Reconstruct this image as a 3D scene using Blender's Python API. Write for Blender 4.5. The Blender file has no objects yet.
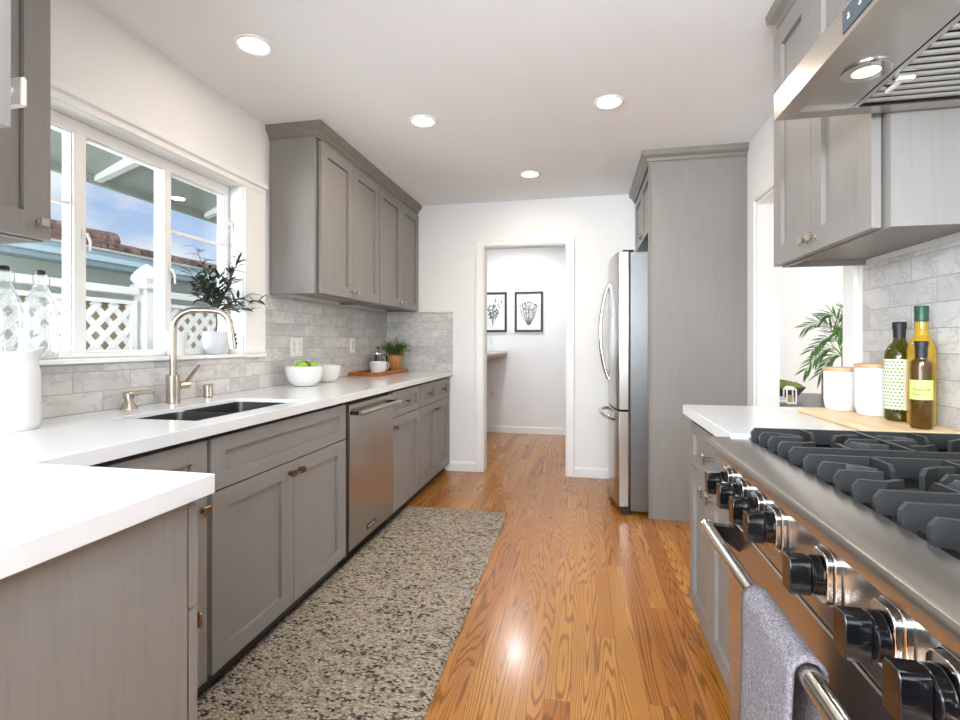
import bpy, bmesh, math, random
from mathutils import Vector, Matrix

random.seed(11)
S = bpy.context.scene
COL = S.collection
PI = math.pi

# ------------------------------------------------------------------ camera
cam_data = bpy.data.cameras.new('camera')
cam = bpy.data.objects.new('camera', cam_data)
COL.objects.link(cam)
cam.location = (0, 0, 1.1745)
cam.rotation_euler = (PI / 2, 0, 0.2001)
cam_data.sensor_fit = 'HORIZONTAL'
cam_data.sensor_width = 36
cam_data.lens = 505.6 * 36 / 960
cam_data.shift_y = -(360 - 343.09) / 960
cam_data.clip_start = 0.02
cam_data.clip_end = 400
S.camera = cam

# ------------------------------------------------------------------ exposure
S.view_settings.view_transform = 'Standard'
S.view_settings.look = 'None'
S.view_settings.gamma = 1.0
S.view_settings.use_curve_mapping = False
S.view_settings.exposure = 0.42

# ------------------------------------------------------------------ world sky: blue with soft clouds
W = bpy.data.worlds.new('sky')
S.world = W
W.use_nodes = True
nt = W.node_tree
nt.nodes.clear()
_o = nt.nodes.new('ShaderNodeOutputWorld')
_b = nt.nodes.new('ShaderNodeBackground')
_b.inputs['Strength'].default_value = 0.8
_tc = nt.nodes.new('ShaderNodeTexCoord')
_sep = nt.nodes.new('ShaderNodeSeparateXYZ')
nt.links.new(_tc.outputs['Generated'], _sep.inputs[0])
_gr = nt.nodes.new('ShaderNodeValToRGB')
_gr.color_ramp.elements[0].position = 0.0
_gr.color_ramp.elements[0].color = (0.62, 0.75, 0.92, 1)
_gr.color_ramp.elements[1].position = 0.55
_gr.color_ramp.elements[1].color = (0.13, 0.33, 0.80, 1)
nt.links.new(_sep.outputs['Z'], _gr.inputs[0])
_nz = nt.nodes.new('ShaderNodeTexNoise')
_nz.inputs['Scale'].default_value = 4.5
_nz.inputs['Detail'].default_value = 6
_mp = nt.nodes.new('ShaderNodeMapping')
_mp.inputs['Scale'].default_value = (1, 1, 2.2)
_mp.inputs['Location'].default_value = (0.35, 0.1, 0.2)
nt.links.new(_tc.outputs['Generated'], _mp.inputs[0])
nt.links.new(_mp.outputs[0], _nz.inputs['Vector'])
_cr = nt.nodes.new('ShaderNodeValToRGB')
_cr.color_ramp.elements[0].position = 0.42
_cr.color_ramp.elements[1].position = 0.60
nt.links.new(_nz.outputs[0], _cr.inputs[0])
_mx = nt.nodes.new('ShaderNodeMixRGB')
_mx.inputs[2].default_value = (0.92, 0.94, 0.97, 1)
nt.links.new(_cr.outputs[0], _mx.inputs[0])
nt.links.new(_gr.outputs[0], _mx.inputs[1])
nt.links.new(_mx.outputs[0], _b.inputs[0])
nt.links.new(_b.outputs[0], _o.inputs[0])

# ------------------------------------------------------------------ sun and added fill lamps
def lamp(name, kind, loc, energy, color=(1, 1, 1), target=None, **kw):
    d = bpy.data.lights.new(name, kind)
    d.energy = energy
    d.color = color
    for k, v in kw.items():
        setattr(d, k, v)
    o = bpy.data.objects.new(name, d)
    COL.objects.link(o)
    o.location = loc
    if target is not None:
        o.rotation_euler = (Vector(target) - Vector(loc)).to_track_quat('-Z', 'Y').to_euler()
    return o

lamp('sun', 'SUN', (6, 5, 12), 2.0, (1.0, 0.95, 0.88), target=(6 - 0.5, 5 - 0.5, 12 - 0.8), angle=0.02)
# added fill lamp behind the camera; no window is known there
lamp('rear_fill', 'AREA', (-0.9, -3.1, 1.6), 50, (0.90, 0.96, 1.0), target=(0.5, 2.5, 1.6),
     shape='RECTANGLE', size=2.8, size_y=1.7)
# second added fill, behind and left, to brighten the right-hand side
lamp('left_rear_fill', 'AREA', (-1.86, -1.45, 1.5), 92, (0.86, 0.94, 1.0), target=(1.0, 1.5, 1.35),
     shape='RECTANGLE', size=1.8, size_y=1.3)
# unseen upward lamp added behind the camera to lift the ceiling brightness
lamp('ceiling_fill', 'AREA', (-0.3, -1.2, 1.70), 118, (0.79, 0.905, 1.0), target=(-0.3, 0.2, 3.4),
     shape='RECTANGLE', size=1.6, size_y=0.8)
# added lamp outside, out of view, lighting the end panel through the window
lamp('outdoor_fill', 'AREA', (-3.1, 0.35, 1.35), 70, (0.90, 0.96, 1.0), target=(-1.6, 2.1, 1.5),
     shape='RECTANGLE', size=1.3, size_y=1.1)
# out-of-view fill added to brighten the room beyond the right-hand opening
lamp('side_room_fill', 'AREA', (3.7, 3.2, 1.6), 50, (1.0, 0.99, 0.97), target=(1.8, 4.0, 1.2),
     shape='RECTANGLE', size=1.6, size_y=1.6)

# ------------------------------------------------------------------ materials
def lin(h):
    h = h.lstrip('#')
    out = []
    for i in (0, 2, 4):
        c = int(h[i:i + 2], 16) / 255
        out.append(c / 12.92 if c <= 0.04045 else ((c + 0.055) / 1.055) ** 2.4)
    return (out[0], out[1], out[2], 1)

class N:
    """small helper around one material's node tree"""
    def __init__(s, name):
        s.m = bpy.data.materials.new(name)
        s.m.use_nodes = True
        s.t = s.m.node_tree
        s.p = s.t.nodes['Principled BSDF']
        s.out = s.t.nodes['Material Output']
    def n(s, typ, **kw):
        x = s.t.nodes.new(typ)
        for k, v in kw.items():
            setattr(x, k, v)
        return x
    def l(s, a, b):
        s.t.links.new(a, b)
    def obj(s, scale=(1, 1, 1), rot=(0, 0, 0), loc=(0, 0, 0), world=False):
        m = s.n('ShaderNodeMapping')
        m.inputs['Scale'].default_value = scale
        m.inputs['Rotation'].default_value = rot
        m.inputs['Location'].default_value = loc
        if world:
            g = s.n('ShaderNodeNewGeometry')
            s.l(g.outputs['Position'], m.inputs[0])
        else:
            tc = s.n('ShaderNodeTexCoord')
            s.l(tc.outputs['Object'], m.inputs[0])
        return m.outputs[0]
    def noise(s, vec, scale, detail=3, rough=0.5, dist=0):
        x = s.n('ShaderNodeTexNoise')
        x.inputs['Scale'].default_value = scale
        x.inputs['Detail'].default_value = detail
        x.inputs['Roughness'].default_value = rough
        x.inputs['Distortion'].default_value = dist
        if vec is not None:
            s.l(vec, x.inputs['Vector'])
        return x.outputs[0]
    def ramp(s, fac, stops, interp='LINEAR'):
        r = s.n('ShaderNodeValToRGB')
        r.color_ramp.interpolation = interp
        e = r.color_ramp.elements
        while len(e) < len(stops):
            e.new(0.5)
        for i, (p, c) in enumerate(stops):
            e[i].position = p
            e[i].color = c if isinstance(c, tuple) else (c, c, c, 1)
        s.l(fac, r.inputs[0])
        return r.outputs[0]
    def mix(s, fac, a, b, mode='MIX'):
        x = s.n('ShaderNodeMixRGB', blend_type=mode)
        for i, v in ((0, fac), (1, a), (2, b)):
            if hasattr(v, 'links') or hasattr(v, 'is_linked'):
                s.l(v, x.inputs[i])
            else:
                x.inputs[i].default_value = v
        return x.outputs[0]
    def math(s, op, a, b=None, c=None):
        x = s.n('ShaderNodeMath', operation=op)
        for i, v in enumerate((a, b, c)):
            if v is None:
                continue
            if hasattr(v, 'is_linked'):
                s.l(v, x.inputs[i])
            else:
                x.inputs[i].default_value = v
        return x.outputs[0]
    def bump(s, h, strength=0.2, dist=0.01):
        b = s.n('ShaderNodeBump')
        b.inputs['Strength'].default_value = strength
        b.inputs['Distance'].default_value = dist
        s.l(h, b.inputs['Height'])
        s.l(b.outputs[0], s.p.inputs['Normal'])
    def col(s, c):
        if hasattr(c, 'is_linked'):
            s.l(c, s.p.inputs['Base Color'])
        else:
            s.p.inputs['Base Color'].default_value = c
    def set(s, **kw):
        for k, v in kw.items():
            s.p.inputs[k.replace('_', ' ')].default_value = v

def plain(name, hexc, rough=0.5, metal=0.0, spec=None, var=0.05, scale=30, coat=0.0):
    a = N(name)
    c = lin(hexc)
    nz = a.noise(a.obj(), scale, 3)
    lo = tuple(x * (1 - var) for x in c[:3]) + (1,)
    hi = tuple(min(1, x * (1 + var)) for x in c[:3]) + (1,)
    a.col(a.ramp(nz, [(0.3, lo), (0.7, hi)]))
    a.set(Roughness=rough, Metallic=metal)
    if spec is not None:
        a.p.inputs['Specular IOR Level'].default_value = spec
    if coat:
        a.p.inputs['Coat Weight'].default_value = coat
    return a.m

M = {}
M['wall'] = plain('wall_paint', '#EFEFEE', 0.75, var=0.01, scale=4)
M['ceiling'] = plain('ceiling_paint', '#F3F5F7', 0.85, var=0.01, scale=4)
M['trim'] = plain('trim_paint', '#F2F2F0', 0.35, var=0.01, scale=4)
M['ceramic'] = plain('white_ceramic', '#E3E2DF', 0.18, var=0.015, scale=8, coat=0.3)
M['matte_white'] = plain('matte_white_ceramic', '#E6E5E3', 0.55, var=0.02, scale=12)
M['grey_pot'] = plain('grey_glazed_pot', '#CFD3D6', 0.4, var=0.06, scale=15)
M['plate'] = plain('white_plastic', '#EDEBE6', 0.35, var=0.01)
M['black'] = plain('black_plastic', '#0C0D0F', 0.12, var=0.1, coat=0.5)
M['black_matte'] = plain('black_matte', '#17181A', 0.5, var=0.1)
M['iron'] = plain('cast_iron', '#2A2B2C', 0.42, metal=0.0, var=0.12, scale=120, spec=0.5)
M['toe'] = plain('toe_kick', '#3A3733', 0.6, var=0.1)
M['bronze'] = plain('satin_bronze', '#8B7B69', 0.3, metal=1.0, var=0.1)
M['nickel'] = plain('satin_nickel', '#B9AFA2', 0.28, metal=1.0, var=0.06)
M['chrome'] = plain('chrome', '#D8D9DA', 0.07, metal=1.0, var=0.02)
M['bar_steel'] = plain('satin_bar_steel', '#CFCBC5', 0.17, metal=1.0, var=0.02)
M['brass'] = plain('burner_brass', '#9C8168', 0.4, metal=0.7, var=0.15)
M['stem'] = plain('plant_stem', '#5E4E3A', 0.7, var=0.2)
M['stem_green'] = plain('green_stem', '#7C9440', 0.6, var=0.15)
M['soil'] = plain('soil', '#3B2E24', 0.9, var=0.3, scale=60)
M['olive_leaf'] = plain('olive_leaf', '#3C4A40', 0.45, var=0.35, scale=25)
M['herb_leaf'] = plain('herb_leaf', '#34602A', 0.5, var=0.45, scale=30)
M['palm_leaf'] = plain('palm_leaf', '#4E7A32', 0.45, var=0.5, scale=8)
M['moss'] = plain('moss', '#6B7B33', 0.9, var=0.5, scale=60)
M['lime'] = plain('lime_skin', '#8DB32F', 0.35, var=0.2, scale=20)
M['avocado'] = plain('dark_avocado_skin', '#2F4A22', 0.5, var=0.4, scale=60)
M['frame_black'] = plain('dark_frame', '#38332F', 0.4, var=0.1)
M['mat_board'] = plain('mat_board', '#F1F0EC', 0.8, var=0.01)
M['ink'] = plain('grey_ink', '#6C6E70', 0.8, var=0.2)
M['dark_table'] = plain('dark_table', '#4F5354', 0.35, var=0.08)
M['grey_planter'] = plain('grey_planter', '#8F9090', 0.6, var=0.08)
M['dark_bowl'] = plain('dark_bowl', '#4B463E', 0.5, var=0.15)
M['eave'] = plain('eave_paint', '#8C948C', 0.7, var=0.06)
M['rafter'] = plain('rafter_paint', '#BFC4BE', 0.7, var=0.05)
M['fence'] = plain('fence_paint', '#F3F2F0', 0.6, var=0.02)
M['gutter'] = plain('blue_fascia', '#C4DCE4', 0.5, var=0.04)
M['stucco'] = plain('pale_stucco', '#C2CDC2', 0.9, var=0.05)
M['stucco_low'] = plain('olive_stucco', '#A39777', 0.9, var=0.08)
M['ground'] = plain('garden_soil', '#7A725E', 0.95, var=0.2)
M['steel_dark'] = plain('dark_steel', '#3A3A3A', 0.35, metal=1.0, var=0.1)
M['display'] = plain('display_glass', '#3E4A52', 0.08, var=0.05)
M['icon'] = plain('display_icons', '#DDE6EC', 0.4, var=0.01)
M['rubber'] = plain('dark_rubber', '#22262A', 0.5, var=0.1)
M['cap_green'] = plain('green_cap', '#1E4A33', 0.35, var=0.1)
M['red_wire'] = plain('wire_bail', '#A99A9A', 0.3, metal=1.0, var=0.05)

def emit(name, color, strength):
    a = N(name)
    a.t.nodes.remove(a.p)
    e = a.n('ShaderNodeEmission')
    e.inputs[0].default_value = color
    e.inputs[1].default_value = strength
    a.l(e.outputs[0], a.out.inputs[0])
    return a.m
M['lens'] = emit('lamp_lens', (1, 0.95, 0.88, 1), 9)
M['lens_warm'] = emit('warm_lamp_lens', (1, 0.74, 0.45, 1), 2.6)

def cabinet(name, hexc, axis='Z'):
    a = N(name)
    sc = (38, 38, 1.6) if axis == 'Z' else (38, 1.6, 38)
    v = a.obj(sc, world=True)
    f = a.noise(v, 3.0, 5, 0.6, 0.4)
    big = a.noise(a.obj((1.3, 1.3, 0.8), world=True), 2.2, 2)
    c = lin(hexc)
    def k(s, w=0.0):
        return (c[0] * (s + w), c[1] * s, c[2] * (s - w), 1)
    base = a.ramp(f, [(0.25, k(0.90)), (0.5, k(1.0)), (0.78, k(1.09))])
    a.col(a.mix(0.16, base, a.ramp(big, [(0.35, k(0.85, 0.05)), (0.65, k(1.15, -0.02))])))
    a.set(Roughness=0.42)
    a.bump(f, 0.04, 0.002)
    return a.m
M['cab'] = cabinet('grey_stained_wood', '#8A8682')
M['cab_h'] = cabinet('grey_stained_wood_rail', '#8A8682', 'Y')
M['cab_trim'] = cabinet('grey_crown_wood', '#827D75', 'Y')

def steel(name, hexc, axis, rough=0.26):
    a = N(name)
    sc = {'X': (1.5, 110, 110), 'Y': (110, 1.5, 110), 'Z': (110, 110, 1.5)}[axis]
    f = a.noise(a.obj(sc, world=True), 1.0, 2, 0.6)
    c = lin(hexc)
    a.col(a.ramp(f, [(0.3, tuple(x * 0.98 for x in c[:3]) + (1,)), (0.7, tuple(min(1, x * 1.015) for x in c[:3]) + (1,))]))
    a.set(Metallic=1.0)
    a.l(a.ramp(f, [(0.2, rough - 0.006), (0.8, rough + 0.008)]), a.p.inputs['Roughness'])
    return a.m
M['steel_y'] = steel('brushed_steel_lengthwise', '#C3C0BC', 'Y')
M['steel_z'] = steel('brushed_steel_upright', '#BDBAB6', 'Z')
M['steel_x'] = steel('brushed_steel_crosswise', '#C6C3C0', 'X')
M['sink_steel'] = steel('sink_steel', '#6E6B67', 'Y', 0.36)

def counter():
    a = N('white_quartz')
    f = a.noise(a.obj((1, 1, 1), world=True), 3.5, 5, 0.6)
    a.col(a.ramp(f, [(0.35, lin('#E3E5E7')), (0.7, lin('#EAEBEC'))]))
    a.set(Roughness=0.13)
    return a.m
M['counter'] = counter()

def tile(name, u, off, warm=0.0):
    """grey marble subway tile laid half bond; u is the world axis along the wall"""
    a = N(name)
    g = a.n('ShaderNodeNewGeometry')
    sp = a.n('ShaderNodeSeparateXYZ')
    a.l(g.outputs['Position'], sp.inputs[0])
    cb = a.n('ShaderNodeCombineXYZ')
    a.l(a.math('ADD', sp.outputs[u], off), cb.inputs[0])
    a.l(a.math('SUBTRACT', sp.outputs['Z'], 0.9145), cb.inputs[1])
    b = a.n('ShaderNodeTexBrick')
    b.offset = 0.5
    a.l(cb.outputs[0], b.inputs['Vector'])
    b.inputs['Scale'].default_value = 1.0
    b.inputs['Brick Width'].default_value = 0.24
    b.inputs['Row Height'].default_value = 0.0763
    b.inputs['Mortar Size'].default_value = 0.0016
    b.inputs['Mortar Smooth'].default_value = 0.2
    b.inputs['Bias'].default_value = 0.0
    b.inputs['Color1'].default_value = (0, 0, 0, 1)
    b.inputs['Color2'].default_value = (1, 1, 1, 1)
    b.inputs['Mortar'].default_value = (0.5, 0.5, 0.5, 1)
    # veins: shifted from tile to tile by the tile's own random tone
    sh = a.n('ShaderNodeCombineXYZ')
    a.l(a.math('MULTIPLY', b.outputs['Color'], 37.0), sh.inputs[2])
    ad = a.n('ShaderNodeVectorMath', operation='ADD')
    a.l(g.outputs['Position'], ad.inputs[0])
    a.l(sh.outputs[0], ad.inputs[1])
    mp = a.n('ShaderNodeMapping')
    mp.inputs['Scale'].default_value = (1.0, 1.0, 1.7)
    mp.inputs['Rotation'].default_value = (0.6, 0.5, 0.4)
    a.l(ad.outputs[0], mp.inputs[0])
    f = a.noise(mp.outputs[0], 6.0, 7, 0.68, 0.5)
    vein = a.ramp(f, [(0.47, 0.0), (0.498, 1.0), (0.502, 1.0), (0.54, 0.0)])
    cl = a.noise(mp.outputs[0], 4.0, 4, 0.6)
    tone = a.ramp(b.outputs['Color'], [(0.0, lin('#ABA8A4')), (0.4, lin('#CCC9C5')), (1.0, lin('#DFDDDA'))])
    tone = a.mix(0.55, tone, a.ramp(cl, [(0.3, lin('#AEABA8')), (0.7, lin('#DEDCD9'))]))
    veined = a.mix(a.math('MULTIPLY', vein, 0.38), tone, lin('#8D8B89'))
    a.col(a.mix(b.outputs['Fac'], veined, lin('#A19D98')))
    a.set(Roughness=0.3)
    a.bump(a.math('SUBTRACT', 1.0, b.outputs['Fac']), 0.35, 0.002)
    return a.m
M['tile_y'] = tile('marble_tile_side_wall', 'Y', -0.066)
M['tile_x'] = tile('marble_tile_end_wall', 'X', 0.14)

def oak():
    a = N('oak_boards')
    g = a.n('ShaderNodeNewGeometry')
    sp = a.n('ShaderNodeSeparateXYZ')
    a.l(g.outputs['Position'], sp.inputs[0])
    X, Y = sp.outputs['X'], sp.outputs['Y']
    wd = 0.083
    px = a.math('DIVIDE', a.math('ADD', X, 10.0), wd)
    i = a.math('FLOOR', px)
    w1 = a.n('ShaderNodeTexWhiteNoise', noise_dimensions='1D')
    a.l(i, w1.inputs['W'])
    py = a.math('DIVIDE', a.math('ADD', Y, a.math('MULTIPLY', w1.outputs['Value'], 9.0)), 1.15)
    j = a.math('FLOOR', py)
    cb = a.n('ShaderNodeCombineXYZ')
    a.l(i, cb.inputs[0]); a.l(j, cb.inputs[1])
    w2 = a.n('ShaderNodeTexWhiteNoise', noise_dimensions='2D')
    a.l(cb.outputs[0], w2.inputs['Vector'])
    rnd = w2.outputs['Value']
    fx = a.math('FRACT', px)
    fy = a.math('FRACT', py)
    # cathedral grain: contour lines of a stretched noise, different in every board
    cv = a.n('ShaderNodeCombineXYZ')
    a.l(a.math('MULTIPLY', X, 7.0), cv.inputs[0])
    a.l(a.math('MULTIPLY', Y, 0.45), cv.inputs[1])
    a.l(a.math('MULTIPLY', rnd, 90.0), cv.inputs[2])
    fld = a.noise(cv.outputs[0], 1.0, 2, 0.45, 0.25)
    rings = a.math('SINE', a.math('MULTIPLY', fld, 230.0))
    cv2 = a.n('ShaderNodeCombineXYZ')
    a.l(a.math('MULTIPLY', X, 160.0), cv2.inputs[0])
    a.l(a.math('MULTIPLY', Y, 5.0), cv2.inputs[1])
    a.l(a.math('MULTIPLY', rnd, 50.0), cv2.inputs[2])
    pores = a.noise(cv2.outputs[0], 1.0, 3, 0.7)
    rings = a.math('ADD', a.math('MULTIPLY', rings, 0.5), 0.5)
    dark = a.math('MULTIPLY', a.ramp(rings, [(0.55, 0.0), (0.95, 1.0)]), a.ramp(pores, [(0.3, 1.0), (0.75, 0.35)]))
    base = a.ramp(rnd, [(0.0, lin('#A5662B')), (0.35, lin('#B87A38')), (0.7, lin('#C48945')), (1.0, lin('#AE6F33'))])
    base = a.mix(a.math('MULTIPLY', a.ramp(pores, [(0.35, 0.0), (0.7, 1.0)]), 0.22), base, lin('#8C5624'))
    c = a.mix(a.math('MULTIPLY', dark, 0.78), base, lin('#57300F'))
    seam = a.math('MAXIMUM',
                  a.math('MAXIMUM', a.math('LESS_THAN', fx, 0.012), a.math('GREATER_THAN', fx, 0.988)),
                  a.math('LESS_THAN', fy, 0.0016))
    c = a.mix(a.math('MULTIPLY', seam, 0.55), c, lin('#5A2F14'))
    a.col(c)
    a.l(a.ramp(pores, [(0.2, 0.17), (0.8, 0.26)]), a.p.inputs['Roughness'])
    a.p.inputs['Specular IOR Level'].default_value = 0.32
    a.p.inputs['Coat Weight'].default_value = 0.08
    a.p.inputs['Coat Roughness'].default_value = 0.12
    h = a.math('SUBTRACT', a.math('SUBTRACT', 1.0, a.math('MULTIPLY', dark, 0.35)), seam)
    a.bump(h, 0.12, 0.002)
    return a.m
M['oak'] = oak()

def wood(name, c1, c2, axis='Y', rough=0.45, sc=1.0):
    a = N(name)
    s = {'X': (1.5, 26, 26), 'Y': (26, 1.5, 26), 'Z': (26, 26, 1.5)}[axis]
    f = a.noise(a.obj(tuple(q * sc for q in s)), 1.6, 4, 0.6, 0.6)
    a.col(a.ramp(f, [(0.3, lin(c1)), (0.7, lin(c2))]))
    a.set(Roughness=rough)
    return a.m
M['board'] = wood('maple_board', '#DDBA8C', '#F0D6AE', 'Y')
M['lid'] = wood('oak_lid', '#BE9468', '#D2AB7E', 'X', sc=2)
M['tray'] = wood('acacia_tray', '#8A4A1C', '#C27836', 'Y')
M['herb_pot'] = wood('bamboo_pot', '#A8713A', '#C99258', 'Z', sc=2)
M['ledge'] = wood('ledge_wood', '#7A5338', '#96694A', 'Y')

def rug_mat():
    a = N('braided_wool')
    v = a.obj((85, 125, 60), world=True)
    vo = a.n('ShaderNodeTexVoronoi')
    vo.inputs['Scale'].default_value = 1.0
    a.l(v, vo.inputs['Vector'])
    r = a.n('ShaderNodeSeparateColor')
    a.l(vo.outputs['Color'], r.inputs[0])
    rows = a.noise(a.obj((1.5, 9, 1), world=True), 3.0, 3, 0.6)
    t = a.math('ADD', r.outputs[0], a.math('MULTIPLY', a.math('SUBTRACT', rows, 0.5), 0.75))
    c = a.ramp(t, [(0.05, lin('#3E3A37')), (0.15, lin('#7A7069')), (0.28, lin('#AE9D8A')), (0.6, lin('#C6B49E')), (0.95, lin('#D8CAB6'))])
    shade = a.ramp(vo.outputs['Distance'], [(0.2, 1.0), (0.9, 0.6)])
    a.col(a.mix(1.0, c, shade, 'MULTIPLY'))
    a.set(Roughness=0.95)
    a.bump(a.math('SUBTRACT', 1.0, vo.outputs['Distance']), 1.0, 0.012)
    return a.m
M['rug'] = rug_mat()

def cloth():
    a = N('grey_linen')
    v = a.obj((1, 1, 1), world=True)
    f = a.noise(v, 260, 2, 0.85)
    g = a.noise(v, 110, 3, 0.7)
    c = a.ramp(f, [(0.34, lin('#3E3A3E')), (0.5, lin('#757075')), (0.68, lin('#A9A4A8'))])
    a.col(a.mix(0.35, c, a.ramp(g, [(0.35, lin('#4E4A54')), (0.65, lin('#8B8588'))])))
    a.set(Roughness=0.95)
    a.bump(f, 0.5, 0.002)
    return a.m
M['towel'] = cloth()

def roof_mat():
    a = N('clay_tile')
    f = a.noise(a.obj((1, 1, 1), world=True), 9, 5, 0.7)
    a.col(a.ramp(f, [(0.3, lin('#473935')), (0.5, lin('#7A6054')), (0.7, lin('#B0937F'))]))
    a.set(Roughness=0.9)
    return a.m
M['clay'] = roof_mat()

def window_glass():
    a = N('window_glass')
    a.t.nodes.remove(a.p)
    tr = a.n('ShaderNodeBsdfTransparent')
    tr.inputs[0].default_value = (0.97, 0.98, 0.98, 1)
    gl = a.n('ShaderNodeBsdfGlossy')
    gl.inputs['Roughness'].default_value = 0.0
    lw = a.n('ShaderNodeLayerWeight')
    lw.inputs['Blend'].default_value = 0.5
    refl = a.math('ADD', 0.035, a.math('MULTIPLY', a.math('POWER', lw.outputs['Facing'], 5.0), 0.9))
    mx = a.n('ShaderNodeMixShader')
    a.l(refl, mx.inputs[0]); a.l(tr.outputs[0], mx.inputs[1]); a.l(gl.outputs[0], mx.inputs[2])
    a.l(mx.outputs[0], a.out.inputs[0])
    return a.m
M['glass'] = window_glass()

def clear_glass(name, hexc, rough=0.0, ior=1.45):
    a = N(name)
    a.col(lin(hexc))
    a.p.inputs['Transmission Weight'].default_value = 1.0
    a.set(Roughness=rough, IOR=ior)
    return a
def ribbed_glass():
    a = N('pressed_clear_glass')
    a.t.nodes.remove(a.p)
    f = a.noise(a.obj((1, 1, 0.5)), 60, 2)
    b = a.n('ShaderNodeBump')
    b.inputs['Strength'].default_value = 0.6
    b.inputs['Distance'].default_value = 0.01
    a.l(f, b.inputs['Height'])
    tr = a.n('ShaderNodeBsdfTransparent'); tr.inputs[0].default_value = (0.96, 0.97, 0.97, 1)
    gl = a.n('ShaderNodeBsdfGlossy'); gl.inputs['Roughness'].default_value = 0.05
    a.l(b.outputs[0], gl.inputs['Normal'])
    df = a.n('ShaderNodeBsdfTranslucent'); df.inputs[0].default_value = (0.95, 0.96, 0.96, 1)
    lw = a.n('ShaderNodeLayerWeight'); lw.inputs['Blend'].default_value = 0.5
    a.l(b.outputs[0], lw.inputs['Normal'])
    k = a.math('ADD', 0.05, a.math('MULTIPLY', a.math('POWER', lw.outputs['Facing'], 2.2), 0.75))
    m1 = a.n('ShaderNodeMixShader'); m1.inputs[0].default_value = 0.10
    a.l(tr.outputs[0], m1.inputs[1]); a.l(df.outputs[0], m1.inputs[2])
    m2 = a.n('ShaderNodeMixShader')
    a.l(k, m2.inputs[0]); a.l(m1.outputs[0], m2.inputs[1]); a.l(gl.outputs[0], m2.inputs[2])
    a.l(m2.outputs[0], a.out.inputs[0])
    return a.m
M['jug_glass'] = ribbed_glass()
M['press_glass'] = clear_glass('press_glass', '#E6E6E4', 0.0, 1.2).m
def tinted(name, layer, body, k=0.25):
    """thin coloured glass holding oil: tint multiplies through the walls"""
    a = N(name)
    a.t.nodes.remove(a.p)
    tr = a.n('ShaderNodeBsdfTransparent'); tr.inputs[0].default_value = layer + (1,)
    gl = a.n('ShaderNodeBsdfGlossy'); gl.inputs['Roughness'].default_value = 0.03
    df = a.n('ShaderNodeBsdfDiffuse'); df.inputs[0].default_value = body + (1,)
    lw = a.n('ShaderNodeLayerWeight'); lw.inputs['Blend'].default_value = 0.5
    f = a.math('ADD', 0.045, a.math('MULTIPLY', a.math('POWER', lw.outputs['Facing'], 4.0), 0.6))
    m1 = a.n('ShaderNodeMixShader'); m1.inputs[0].default_value = k
    a.l(tr.outputs[0], m1.inputs[1]); a.l(df.outputs[0], m1.inputs[2])
    m2 = a.n('ShaderNodeMixShader')
    a.l(f, m2.inputs[0]); a.l(m1.outputs[0], m2.inputs[1]); a.l(gl.outputs[0], m2.inputs[2])
    a.l(m2.outputs[0], a.out.inputs[0])
    return a.m
M['olive_glass'] = tinted('olive_green_glass', (0.62, 0.60, 0.30), (0.10, 0.095, 0.01), 0.3)
M['amber_glass'] = tinted('brown_oil_glass', (0.66, 0.52, 0.25), (0.16, 0.085, 0.01), 0.3)
M['oil_glass'] = tinted('yellow_oil_glass', (0.96, 0.86, 0.42), (0.75, 0.52, 0.05), 0.3)

def dotted_label():
    a = N('green_dotted_label')
    tc = a.n('ShaderNodeTexCoord')
    sp = a.n('ShaderNodeSeparateXYZ')
    a.l(tc.outputs['Object'], sp.inputs[0])
    ang = a.math('ARCTAN2', sp.outputs['Y'], sp.outputs['X'])
    u = a.math('DIVIDE', a.math('MULTIPLY', ang, 0.0386), 0.0105)
    v = a.math('DIVIDE', sp.outputs['Z'], 0.0105)
    row = a.math('FLOOR', v)
    u2 = a.math('ADD', u, a.math('MULTIPLY', a.math('MODULO', a.math('ADD', row, 200.0), 2.0), 0.5))
    du = a.math('SUBTRACT', a.math('FRACT', a.math('ADD', u2, 100.0)), 0.5)
    dv = a.math('SUBTRACT', a.math('FRACT', a.math('ADD', v, 100.0)), 0.5)
    d = a.math('SQRT', a.math('ADD', a.math('MULTIPLY', du, du), a.math('MULTIPLY', a.math('MULTIPLY', dv, dv), 1.2)))
    dot = a.math('LESS_THAN', d, 0.37)
    dots = a.mix(dot, lin('#F3F5EA'), lin('#7A9A34'))
    # a plain beige text panel covers the part of the wrap that faces the range
    side = a.math('MULTIPLY', a.math('GREATER_THAN', ang, -1.80), a.math('LESS_THAN', ang, 0.5))
    lines = a.math('MULTIPLY', a.math('LESS_THAN', a.math('FRACT', a.math('DIVIDE', sp.outputs['Z'], 0.0052)), 0.25),
                   a.math('GREATER_THAN', a.math('SINE', a.math('MULTIPLY', a.math('FLOOR', a.math('DIVIDE', sp.outputs['Z'], 0.0208)), 3.1)), -0.2))
    panel = a.mix(a.math('MULTIPLY', lines, 0.35), lin('#DED4C4'), lin('#8D8578'))
    a.col(a.mix(side, dots, panel))
    a.set(Roughness=0.6)
    return a.m
M['dots'] = dotted_label()
M['green_label'] = plain('pale_green_label', '#C8D67E', 0.6, var=0.03)
M['text_ink'] = plain('brown_ink', '#33310F', 0.7, var=0.05)
M['light_ink'] = plain('tan_letters', '#B9A890', 0.5, var=0.05)

# ------------------------------------------------------------------ mesh helpers
def BM():
    return bmesh.new()

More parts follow.
